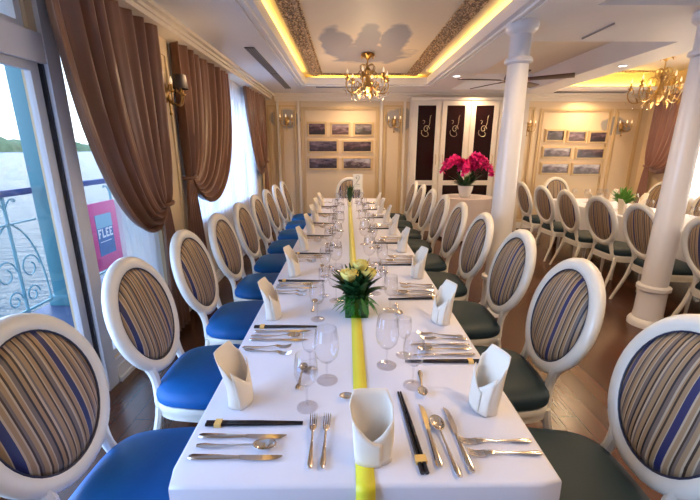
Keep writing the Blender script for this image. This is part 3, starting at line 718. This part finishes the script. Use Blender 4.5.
# ------------------------------------------------------------------ table setting pieces (each built once, then copied)
def napkin_bm(rx=.050, ry=.030, back=.195, front=.06):
    bm = B(); N = 40
    def rim(a):
        x, s_ = math.cos(a), math.sin(a)
        if s_ >= 0: return back-.035*max(0, abs(x)-.72)/.28
        q = -s_                                    # 0 at the side corners .. 1 at the opening
        return front+(back-.035-front)*(1-q)**1.15*(1-.1*q)
    def f(u, v):
        a = 2*PI*u; x, s_ = math.cos(a), math.sin(a); e = .8
        cx_ = math.copysign(abs(x)**e, x); sy_ = math.copysign(abs(s_)**e, s_); z = rim(a)*v; h = z/back
        w = rx*(.84+.26*h); d = ry*(.95-.25*h)
        lean = .030*h*h                            # the tall back leans outwards
        return Vector((w*cx_+.004*math.sin(5*h), d*sy_*(1 if s_ > 0 else 1.15)+lean, z))
    grid(bm, f, N, 10, True)
    for sgn, off in ((1, .0035), (-1, .007)):      # two overlapping flaps folded across the front
        def g(u, v):
            x = sgn*rx*(.86-1.2*u); top = (front+.075*(1-u)**1.6+.012*u)*1.0; z = .002+top*v; h = z/back
            y = -ry*(.95-.25*h)*1.15*max(0, 1-min(1, abs(x)/(rx*1.0))**2.2)**.45-off+.030*h*h
            return Vector((x*(1+.22*h), y, z))
        grid(bm, g, 10, 6)
    return bm
def make_fork():
    o = obj('table_fork', tube(tube(B(), [(0, -.125, .006), (0, -.105, .006), (0, -.07, .005), (0, .0, .006), (0, .04, .010)], [.006, .0095, .007, .0035, .0035], 8, .45), [(0, .035, .010), (0, .05, .010), (0, .07, .006)], [.004, .010, .0125], 8, .25), STEEL)
    bm = B()
    for k in range(4):
        x = -.0105+.007*k; tube(bm, bez([(x, .066, .006), (x, .09, .0), (x, .11, .004), (x*1.05, .128, .012)], 6), [.0022]*6+[.001], 5)
    obj('tines', bm, STEEL, o); return o
def make_knife():
    o = obj('table_knife', tube(B(), [(0, -.125, .006), (0, -.115, .006), (0, -.06, .006), (0, .0, .006), (0, .012, .006)], [.006, .0095, .008, .0055, .005], 8, .6), STEEL)
    bm = B(); pr = [(.008, .0075), (.03, .0095), (.08, .010), (.11, .008), (.125, .002)]; vs = []
    for y, w in pr: vs.append([bm.verts.new(p) for p in ((-.006, y, .0075), (-.006+w*1.7, y, .006), (-.006, y, .0045))])
    for a, b in zip(vs, vs[1:]):
        for k in range(3): bm.faces.new((a[k], a[(k+1) % 3], b[(k+1) % 3], b[k]))
    bm.faces.new(vs[0]); bm.faces.new(vs[-1]); obj('blade', bm, STEEL, o); return o
def make_spoon(name='soup_spoon', L=.11, bw=.021, bl=.033):
    o = obj(name, tube(B(), [(0, -L, .006), (0, -L+.02, .006), (0, -L*.55, .005), (0, .0, .008), (0, L*.45, .011)], [.006, .0095, .0065, .0035, .0035], 8, .45), STEEL)
    def f(u, v):
        a = 2*PI*u; return Vector((bw*v*math.cos(a), L*.42+bl+bl*v*math.sin(a), .003+.010*v*v))
    solid(obj('spoon_bowl', grid(B(), f, 20, 6, True), STEEL, o), .0012); return o
def make_chopsticks():
    o = bpy.data.objects.new('chopsticks', None); COL.objects.link(o)
    for s in (-1, 1): obj('chopstick', tube(B(), [(s*.0052, -.145, .0058), (s*.005, .0, .0055), (s*.0036, .145, .004)], [.0056, .005, .0032], 6), BLACK, o)
    obj('paper_band', box(B(), -.0128, .0128, -.118, -.098, .0003, .0122), BAND, o, False); return o
def make_glass(name, prof_bowl, stem_z, foot):
    # bowl as an open double wall, stem and foot
    o = obj(name, lathe(B(), prof_bowl, n=24, cap=False), GLASS)
    obj('stem', lathe(B(), [(.0045, .004), (.0032, .02), (.003, stem_z*.6), (.005, stem_z)], n=10, cap=False), GLASS, o)
    obj('foot', lathe(B(), [(foot, .0), (foot, .0015), (foot*.5, .003), (.006, .007)], n=24), GLASS, o); return o
gA = make_glass('wine_glass', [(.002, .082), (.018, .086), (.031, .102), (.037, .125), (.037, .15), (.032, .19), (.031, .19), (.036, .15)], .083, .034)
gB = make_glass('water_goblet', [(.002, .075), (.022, .08), (.038, .10), (.044, .13), (.042, .17), (.036, .205), (.035, .205), (.041, .17)], .076, .038)
gC = make_glass('small_wine_glass', [(.002, .078), (.014, .082), (.024, .095), (.028, .12), (.027, .15), (.025, .165), (.024, .165), (.026, .15)], .079, .03)
napP = solid(obj('folded_napkin', napkin_bm(), NAP, ang=50), .003)
forkP, knifeP, spoonP, dspP, chopP = make_fork(), make_knife(), make_spoon(), make_spoon('dessert_spoon', .075, .017, .025), make_chopsticks()
USED = set()
def put(proto_, loc, rz, label, cat, group, scale=None):
    if proto_.name not in USED:
        USED.add(proto_.name); proto_.location = loc; proto_.rotation_euler = (0, 0, rz); tag(proto_, label, cat, group)
        if scale: proto_.scale = scale
        return proto_
    return dup(proto_, loc, rz, label, group, scale) if not cat else tag(dup(proto_, loc, rz, label, group, scale), cat=cat)
ZTB = .7515
def setting(c, side, where, full=True):
    """side -1: river side (guest looks +x); +1: column side (guest looks -x). c = middle of the place along the table"""
    s = -1 if side < 0 else 1
    X = lambda u: .045+s*u                # u = distance from the table's middle
    Y = lambda v: c+s*v                  # v > 0: guest's right hand
    R = (-PI/2 if side < 0 else PI/2)
    j = lambda a=.012: random.uniform(-a, a)
    G = 'on the long table'
    put(napP, (X(.405)+j(), c+(-.05 if side < 0 else -.10)+j(), ZTB), (R+PI)+(-.30 if side < 0 else .25)+j(.15), 'white standing folded napkin, '+where, 'napkin', 'napkins '+G)
    # pieces point towards the table's middle
    put(chopP, (X(.325)+j(.006), Y(.165)+j(.006), ZTB), R+j(.05), 'black chopsticks in gold paper band, '+where, 'chopsticks', 'chopsticks '+G)
    put(knifeP, (X(.34)+j(.005), Y(.215)+j(.005), ZTB), R+j(.03), 'silver knife next to the chopsticks, '+where, 'knife', 'knives '+G)
    put(spoonP, (X(.355)+j(.005), Y(.255)+j(.005), ZTB), R+j(.05), 'silver soup spoon between two knives, '+where, 'spoon', 'spoons '+G)
    put(knifeP, (X(.345)+j(.005), Y(.295)+j(.005), ZTB), R+j(.03), 'outermost silver knife, '+where, 'knife', 'knives '+G)
    put(forkP, (X(.372)+j(.005), Y(-.245)+j(.005), ZTB), R+j(.10)-.10, 'silver fork nearer the napkin, '+where, 'fork', 'forks '+G, (.9, .8, 1))
    put(forkP, (X(.38)+j(.005), Y(-.285)+j(.005), ZTB), R+j(.06), 'outer silver fork, '+where, 'fork', 'forks '+G, (.9, .8, 1))
    put(dspP, (X(.215)+j(.005), c+(.03 if side > 0 else .07), ZTB), (PI if side > 0 else 0)+j(.12), 'small dessert spoon above the place, '+where, 'spoon', 'spoons '+G)
    yo = -.08 if side < 0 else .03
    put(gA, (X(.185)+j(), c+yo+j(), ZTB), 0, 'stemmed wine glass, '+where, 'glass', 'glasses '+G)
    if abs(c-1.755) < .01: yo += .10
    if abs(c-5.565) < .01 or abs(c-4.93) < .01: yo += -.06 if c < 5 else .04
    put(gB, (X(.115)+j(), c+yo+.13+j(), ZTB), 0, 'large water goblet, '+where, 'glass', 'glasses '+G)
    put(gC, (X(.175)+j(), c+yo+.2+j(), ZTB), 0, 'small wine glass, '+where, 'glass', 'glasses '+G)
for k in range(8):
    for side in (-1, 1):
        setting(1.12+PIT*k, side, '%s place from near end, %s side' % (ORD[k], 'river' if side < 0 else 'column'))
# the near head place
w_ = 'at the head place nearest the camera'; G = 'on the long table'
put(napP, (.068, .835, ZTB), 0.0, 'tall cream folded napkin over the ribbon, '+w_, 'napkin', 'napkins '+G, (1.1, 1.1, .86))
put(forkP, (-.100, .885, ZTB), .03, 'silver fork farther from the napkin, '+w_, 'fork', 'forks '+G)
put(forkP, (-.063, .885, ZTB), -.02, 'silver fork next to the napkin, '+w_, 'fork', 'forks '+G)
put(chopP, (.187, .935, ZTB), .06, 'black chopsticks in gold paper band, '+w_, 'chopsticks', 'chopsticks '+G, (1.15, 1.15, 1))
put(knifeP, (.238, .91, ZTB), .02, 'silver knife next to the chopsticks, '+w_, 'knife', 'knives '+G)
put(spoonP, (.275, .865, ZTB), .08, 'silver soup spoon with round bowl, '+w_, 'spoon', 'spoons '+G)
put(knifeP, (.315, .895, ZTB), .04, 'outermost silver knife, '+w_, 'knife', 'knives '+G)
put(dspP, (.055, 1.072, ZTB), PI/2, 'small dessert spoon lying across the ribbon, '+w_, 'spoon', 'spoons '+G)
# far head place
put(napP, (.05, 6.15, ZTB), PI, 'white folded napkin at the far head place of long table', 'napkin', 'napkins '+G)
put(gA, (-.1, 5.85, ZTB), 0, 'stemmed wine glass at the far head place of long table', 'glass', 'glasses '+G)
# second table, seen only as napkins and glasses
for k, y in enumerate((2.8, 3.5, 4.12, 4.74, 5.36, 5.98)):
    for s in (-1, 1):
        wh = '%s place from near end of second table, %s side' % (ORD[k], 'aisle' if s < 0 else 'window')
        put(napP, (3.9+s*.37, y, ZTB), s*PI/2+PI, 'white folded napkin, '+wh, 'napkin', 'napkins on the second table')
        if not (s < 0 and k == 3): put(gA, (3.9+s*.2, y+.1, ZTB), 0, 'stemmed wine glass, '+wh, 'glass', 'glasses on the second table')
        if not (s < 0 and k == 4): put(gB, (3.9+s*.14, y-.14, ZTB), 0, 'large water goblet, '+wh, 'glass', 'glasses on the second table')

# table number card
t = thing('table_number_card', 'cream card with the number 2 standing near far end of long table', 'card', (.175, 5.98, ZTB))
obj('stand', tube(lathe(B(), [(.035, 0), (.035, .006), (.005, .01)], n=16), [(0, 0, .005), (0, 0, .2)], .003, 6), STEEL, t)
obj('card', box(B(), -.075, .075, -.0015, .0015, .19, .43), CARD, t, False)
bm = B(); pts = [(-.026, .365), (-.030, .385), (-.018, .405), (.004, .41), (.024, .398), (.028, .375), (.018, .35), (-.002, .325), (-.022, .298), (-.034, .272)]
tube(bm, [(x, -.0035, z) for x, z in pts], [.009, .010, .006, .006, .009, .012, .012, .010, .008, .006], 6, .25)
tube(bm, [(x, -.0035, z) for x, z in [(-.034, .272), (-.018, .28), (.006, .27), (.026, .268), (.034, .285)]], [.006, .010, .011, .009, .004], 6, .25)
ball(bm, (-.022, -.003, .368), .009, (1, .3, 1), 8, 6)
obj('numeral', bm, INK, t)
bm = B(); tube(bm, [(-.03, -.003, .238), (0, -.003, .245), (.03, -.003, .238)], .0025, 5, .4); obj('ornament', bm, INK, t)

# ------------------------------------------------------------------ curtains
def curtain(label, xw, sgn, ya, yb, yt, zt, zb, folds, lobes, name='tied_curtain', m=CURT, amp=.035, tail=True, phase=0.0, top=2.50, spread=.12, bulge=.25, group=None):
    """swag: threads hang from the top edge ya..yb and gather at (yt, zt); sgn = side of the wall the room is on"""
    t = thing(name, label, 'curtain', (xw, (ya+yb)/2, 0), group=group); oy = (ya+yb)/2
    far = max(abs(ya-yt), abs(yb-yt))
    def f(u, v):
        y0 = ya+(yb-ya)*u; q = abs(y0-yt)/far          # 0 next to the tie, 1 at the open edge
        sag = lobes*q**1.5
        d = 1 if yt > y0 else -1
        P = [Vector((y0, top)), Vector((y0+d*.02*q, top-(top-zt)*.42)), Vector((y0+d*bulge*far*q*.35, zt-sag*.55)), Vector((yt-d*(.10+.12*q)*far*q, zt-sag*1.15)), Vector((yt-d*.02-.0*q, zt))]
        w = v
        pts = P
        while len(pts) > 1: pts = [pts[k].lerp(pts[k+1], w) for k in range(len(pts)-1)]
        y, z = pts[0]
        a = amp*(1-.55*v**3)*(.75+.25*math.sin(7*u+phase)); ph = 2*PI*folds*u+phase+.8*math.sin(5*u+v*2)
        fx = a*math.sin(ph)+.3*a*math.sin(2.3*ph+1+2*v)
        x = sgn*(.07+fx+.035*math.sin(PI*v)*q)
        return Vector((x, y-oy, z))
    solid(obj('drape', grid(B(), f, folds*14, 36), m, t, ang=80), .004)
    if tail:
        def g(u, v):
            w = (.045+spread*v**.7); y = yt+(u-.5)*2*w; a = .012+.022*v
            return Vector((sgn*(.075+a*math.sin(2*PI*5*u+phase)), y-oy, zt-(zt-zb)*v))
        solid(obj('drape_tail', grid(B(), g, 60, 14), m, t, ang=80), .004)
        bm = B(); tube(bm, [(sgn*(.075+.055*math.cos(a)), yt-oy+.055*math.sin(a), zt+.012*math.sin(a)) for a in [2*PI*k/16 for k in range(16)]], .016, 8, closed=True)
        obj('tieback', bm, CURT if m is CURT else m, t)
    return t
curtain('brown satin curtain beside the glass door, swept to the sconce pier', -1.60+.05, 1, 2.08, 3.28, 3.06, 1.13, .03, 8, .36, phase=.4, amp=.05)
curtain('brown satin curtain beyond the wall sconce, looped back to the pier', -1.60+.03, 1, 3.60, 5.05, 3.64, 1.30, .03, 8, .55, phase=1.7, amp=.05, bulge=.5, spread=.2)
curtain('brown satin curtain nearest the back wall on the river side', -1.60+.03, 1, 5.95, 7.25, 7.12, 1.34, .03, 7, .42, phase=2.9, amp=.045, bulge=.5)
curtain('rose brown curtain on the far window wall in the back corner', XR-.03, -1, 5.95, 7.25, 7.15, 1.25, .03, 9, .25, m=CURTR, phase=.9)
curtain('rose brown curtain on the far window wall, right of the column', XR-.03, -1, 3.2, 4.4, 3.35, 1.25, .03, 9, .25, m=CURTR, phase=.2)
bm = B(); box(bm, XL+.005, XL+.03, 2.3, 7.3, 2.505, 2.53); o = tag(obj('curtain_rail', bm, DGREY, None, False), 'dark rail under the cornice carrying the river side curtains', 'curtain rail')
def sheer(label, x, y0, y1, z0, z1, folds, group=None):
    o = obj('sheer_curtain', grid(B(), lambda u, v: Vector((.012*math.sin(2*PI*folds*u), (u-.5)*(y1-y0), z0+(z1-z0)*v)), folds*8, 4), SHEER, ang=80)
    o.location = (x, (y0+y1)/2, 0); tag(o, label, 'sheer curtain')
sheer('white sheer curtain over the river window between brown curtains', -1.582, 3.68, 7.2, .13, 2.48, 30)
sheer('white sheer curtain low behind the first brown curtain', -1.584, 2.56, 3.12, .17, 2.4, 7)
sheer('white sheer curtain over the far-side windows, right of column', XR-.028, 1.0, 6.7, .15, 2.45, 44)

# ------------------------------------------------------------------ lamps
def chandelier(x, y, ztop, zbot, R, label, lamp=0):
    t = thing('chandelier', label, 'chandelier', (x, y, ztop)); H = ztop-zbot
    obj('canopy', lathe(B(), [(.0, 0), (.075, 0), (.085, -.012), (.06, -.03), (.03, -.055), (.012, -.07)], n=20, cap=False), GOLD, t)
    bm = B()
    for k in range(8):
        a = 2*PI*k/8; leaf(bm, (.05*math.cos(a), .05*math.sin(a), -.01), (.11*math.cos(a), .11*math.sin(a), -.05), .02, .01)
    obj('canopy_leaves', bm, GOLD, t)
    obj('stem', lathe(B(), [(.008, -.06), (.008, -H*.3), (.03, -H*.34), (.045, -H*.40), (.02, -H*.48), (.028, -H*.6), (.055, -H*.72), (.075, -H*.80), (.045, -H*.88), (.02, -H*.94), (.026, -H*.97), (.004, -H)], n=16), BRASS, t)
    bm = B()
    for k in range(6):
        a = 2*PI*k/6+.3; c, s = math.cos(a), math.sin(a)
        tube(bm, bez([(0, 0, -H*.30), (.09*c, .09*s, -H*.16), (.15*c, .15*s, -H*.34), (.07*c, .07*s, -H*.44), (.03*c, .03*s, -H*.5)], 10), .006, 5)
    obj('scroll_crown', bm, BRASS, t)
    for k in range(6):
        a = 2*PI*k/6+.25; c, s = math.cos(a), math.sin(a); P = lambda r, z: (r*c, r*s, z)
        bm = B(); tube(bm, bez([P(.05, -H*.80), P(R*.35, -H*.62), P(R*.45, -H*1.12), P(R*.95, -H*1.05), P(R*1.08, -H*.72), P(R*.9, -H*.62)], 16), .0085, 6)
        tube(bm, bez([P(R*.9, -H*.62), P(R*.78, -H*.60), P(R*.75, -H*.72), P(R*.84, -H*.74)], 8), .006, 5)
        tube(bm, bez([P(R*.30, -H*.78), P(R*.42, -H*.58), P(R*.56, -H*.66), P(R*.5, -H*.78)], 8), .006, 5)
        leaf(bm, P(R*.55, -H*.93), P(R*.68, -H*.72), .02, .02)
        leaf(bm, P(R*.95, -H*.98), P(R*1.12, -H*.86), .018, .02); leaf(bm, P(R*.35, -H*.9), P(R*.46, -H*1.06), .018, .02)
        for q in range(4):
            b_ = a+PI/2*q; leaf(bm, (R*.9*c, R*.9*s, -H*.62), (R*.9*c+.05*math.cos(b_), R*.9*s+.05*math.sin(b_), -H*.52), .014, .012)
        tube(bm, bez([P(.03, -H*.5), P(R*.3, -H*.28), P(R*.55, -H*.5), P(R*.38, -H*.58)], 10), .006, 5)
        arm = obj('arm', bm, BRASS, t)
        obj('candle_cup', lathe(B(), [(.006, -H*.66), (.03, -H*.62), (.034, -H*.60), (.012, -H*.59), (.012, -H*.50)], P(R*.9, 0), 12), GOLD, arm)
        obj('bulb', lathe(B(), [(.0, -H*.50), (.010, -H*.48), (.013, -H*.455), (.007, -H*.41), (.0, -H*.37)], P(R*.9, 0), 8, False), BULB, arm)
        for (r_, z_) in ((.72, 1.02), (.42, .92)): obj('crystal_drop', ball(B(), P(R*r_, -H*z_-.02), .011, (1, 1, 1.9), 6, 5), CRYST, arm)
    if lamp: point('chandelier_glow', (x, y, zbot-.10), lamp, WARM, .15)
    return t
chandelier(.265, 5.1, ZT-.001, 2.21, .29, 'gold branched chandelier hanging from the tray ceiling above the long table', 22)
chandelier(4.55, 5.8, 2.839, 2.18, .40, 'gold branched chandelier above the second table near the far windows', 9)

def sconce(loc, rz, label, power=.4, shade=False):
    t = thing('wall_sconce', label, 'wall lamp', loc, rz)     # local -y points into the room
    obj('backplate', lathe(B(), [(.0, 0), (.045, 0), (.04, .012), (.015, .03), (0, .032)], n=16, cap=False, M=Matrix.Rotation(PI/2, 4, 'X') @ Matrix.Diagonal((1, 1.9, 1, 1))), BRASS, t)
    bm = B(); tube(bm, [(0, -.03, -.02), (0, -.035, -.16)], [.012, .004], 8); ball(bm, (0, -.035, -.17), .014, u=8, v=6); obj('finial', bm, GOLD, t)
    for k, dx in enumerate((-.11, 0, .11)):
        y = -.14 if dx == 0 else -.11; bm = B(); tube(bm, bez([(0, -.02, -.04), (dx*.4, y*.8, -.13), (dx*1.1, y, -.11), (dx, y, -.01)], 12), .007, 6)
        tube(bm, bez([(0, -.03, .02), (dx*.5, y*.7, .09), (dx*.9, y*.8, .05), (dx*.6, y*.7, .01)], 8), .005, 5)
        arm = obj('arm', bm, BRASS, t)
        obj('candle_cup', lathe(B(), [(.005, -.015), (.024, -.005), (.024, .004), (.009, .006), (.009, .05)], (dx, y, 0), 10), GOLD, arm)
        obj('bulb', lathe(B(), [(.0, .05), (.009, .06), (.012, .075), (.006, .10), (0, .115)], (dx, y, 0), 8, False), BULB, arm)
    if shade:
        obj('shade', lathe(B(), [(.062, .03), (.05, .14), (.047, .14), (.058, .03)], (0, -.14, 0), 20, False), mat('dark_shade', (.05, .035, .035), .6), t)
    point('sconce_glow', (loc[0]+.22*math.sin(rz), loc[1]-.22*math.cos(rz), loc[2]+.12), power, WARM, .06)
sconce((-1.13, YF-.001, 2.08), 0, 'brass three-arm wall sconce left of the framed pictures, behind the long table')
sconce((.90, YF-.001, 2.05), 0, 'brass three-arm wall sconce between the framed pictures and dark cabinet')
sconce((3.45, YF-.001, 1.98), 0, 'brass wall sconce beside the first column on the back wall')
sconce((5.27, YF-.001, 1.98), 0, 'brass wall sconce in the back corner beside the rose brown curtain')
sconce((XL+.051, 3.44, 2.02), PI/2, 'wall sconce with dark shade on the pier between river side curtains', 1.4, True)

# ceiling fan
t = thing('ceiling_fan', 'dark five-blade ceiling fan behind the first column', 'ceiling fan', (2.24, 5.47, 2.80))
obj('downrod', lathe(B(), [(.0, 0), (.06, 0), (.055, -.04), (.014, -.05), (.014, -.24), (.03, -.25)], n=16, cap=False), DARKW, t)
obj('motor', lathe(B(), [(.03, -.24), (.085, -.27), (.10, -.31), (.095, -.36), (.06, -.40), (0, -.41)], n=20, cap=False), DARKW, t)
for k in range(5):
    a = 2*PI*k/5+math.radians(-30); M = Matrix.Rotation(a, 4, 'Z') @ Matrix.Rotation(math.radians(-12), 4, 'X')
    bm = B(); box(bm, .17, .74, -.065, .065, -.006, .006, .004)
    for v in bm.verts: v.co.y *= .75+.35*min(1, (v.co.x-.17)/.5)
    for v in bm.verts: v.co = M @ v.co; v.co.z -= .34
    bl = obj('blade', bm, DARKW, t)
    bm = B(); box(bm, .07, .22, -.02, .02, -.010, -.002)
    for v in bm.verts: v.co = M @ v.co; v.co.z -= .34
    obj('blade_bracket', bm, BRASS, bl)

# ------------------------------------------------------------------ framed pictures
def framed(x0, x1, z0, z1, i, label, group):
    w = .035; cx, cz = (x0+x1)/2, (z0+z1)/2; t = thing('framed_picture', label, 'framed picture', (cx, YF-.0005, z0-w), group=group); b = cz-(z0-w)
    hx, hz = (x1-x0)/2, (z1-z0)/2; bm = B()
    for (ww, d) in ((w, .022), (w*.55, .036)):
        frame_rect(bm, 'y', 0, -hx-ww, hx+ww, b-hz-ww, b+hz+ww, ww+.001, d)
    obj('frame', bm, TRIM, t, False); obj('picture', box(B(), -hx, hx, -.010, -.001, b-hz, b+hz), PICS[i], t, False)
row = ['top row', 'middle row', 'bottom row']
LF = [(-.72, -.41, 1.83, 2.03, 0, 0, 'left'), (-.28, .04, 1.83, 2.02, 1, 0, 'centre'), (.16, .48, 1.83, 2.02, 2, 0, 'right'), (-.72, -.19, 1.52, 1.71, 3, 1, 'left'), (-.06, .47, 1.52, 1.70, 0, 1, 'right'), (-.73, -.19, 1.20, 1.39, 3, 2, 'left'), (-.06, .47, 1.20, 1.385, 4, 2, 'right')]
for (a, b, p, q, i, r_, pos) in LF:
    framed(a, b, p, q, i, 'framed landscape behind the long table, %s, %s one' % (row[r_], pos), 'framed pictures behind the long table')
for (a, b, p, q, i, r_, pos) in [(3.85, 4.17, 1.73, 1.90, 2, 0, 'left'), (4.27, 4.59, 1.71, 1.88, 1, 0, 'centre'), (4.69, 5.01, 1.70, 1.87, 0, 0, 'right'), (3.83, 4.35, 1.42, 1.58, 4, 1, 'left'), (4.48, 5.0, 1.40, 1.56, 0, 1, 'right'), (3.83, 4.35, 1.11, 1.28, 4, 2, 'left'), (4.45, 4.98, 1.09, 1.27, 4, 2, 'right')]:
    framed(a, b, p, q, i, 'framed landscape behind the second table, %s, %s one' % (row[r_], pos), 'framed pictures behind the second table')

# ------------------------------------------------------------------ cabinet with dark glass doors
CW = mat('cabinet_cream', (0.74, 0.66, 0.56), .4); DG = mat('dark_maroon_glass', (.018, .005, .005), .18, spec=.3)
t = thing('glass_door_cabinet', 'tall cream cabinet with dark panelled doors behind the magenta orchids', 'cabinet', (1.19, 7.22, 0))
WC = 2.15
bm = B(); box(bm, 0, WC, .03, .27, 0, 2.42); box(bm, -.02, WC+.02, 0, .27, 2.42, 2.47); box(bm, -.01, WC+.01, .01, .27, 0, .1)
obj('carcass', bm, CW, t, False)
for k in range(4):
    x0 = .03+k*.53; x1 = x0+.50
    for (z0, z1, nm, st_) in ((.945, 2.40, 'door', .085), (.12, .935, 'lower_door', .085)):
        bm = B(); zt_ = .07 if nm == 'door' else .04
        box(bm, x0, x0+st_, .005, .03, z0, z1); box(bm, x1-st_, x1, .005, .03, z0, z1); box(bm, x0+st_, x1-st_, .005, .03, z0, z0+.04); box(bm, x0+st_, x1-st_, .005, .03, z1-zt_, z1); d = obj(nm, bm, CW, t, False)
        obj('dark_panel', box(B(), x0+st_, x1-st_, .018, .029, z0+.04, z1-(.07 if nm == 'door' else .04)), DG, d, False)
        hx = x1-.05 if k % 2 == 0 else x0+.05
        bm = B(); tube(bm, [(hx, .005, (z0+z1)/2-.09-(.3 if nm == 'door' else 0)), (hx, -.025, (z0+z1)/2-.05-(.3 if nm == 'door' else 0)), (hx, -.025, (z0+z1)/2+.05-(.3 if nm == 'door' else 0)), (hx, .005, (z0+z1)/2+.09-(.3 if nm == 'door' else 0))], .006, 6); obj('handle', bm, BRASS, d)
        if nm == 'door':
            cx = (x0+x1)/2; bm = B(); cz = 1.92
            tube(bm, [(cx+.06*math.cos(a)*(1-.05*i), .012, cz+.07*math.sin(a)*(1-.05*i)) for i, a in enumerate([PI*q/6 for q in range(16)])], .008, 5, .5)
            tube(bm, bez([(cx+.02, .012, cz+.02), (cx+.09, .012, cz+.10), (cx+.04, .012, cz+.20), (cx+.08, .012, cz+.24)], 10), .006, 5, .5)
            tube(bm, bez([(cx-.08, .012, cz-.02), (cx-.12, .012, cz-.12), (cx, .012, cz-.18), (cx+.09, .012, cz-.12), (cx+.02, .012, cz-.05)], 12), .006, 5, .5)
            tube(bm, bez([(cx-.05, .012, cz+.09), (cx-.01, .012, cz+.16), (cx-.07, .012, cz+.15)], 8), .006, 5, .5)
            obj('gold_ornament', bm, mat('pale_gold_inlay', (.75, .58, .36), .4), d)
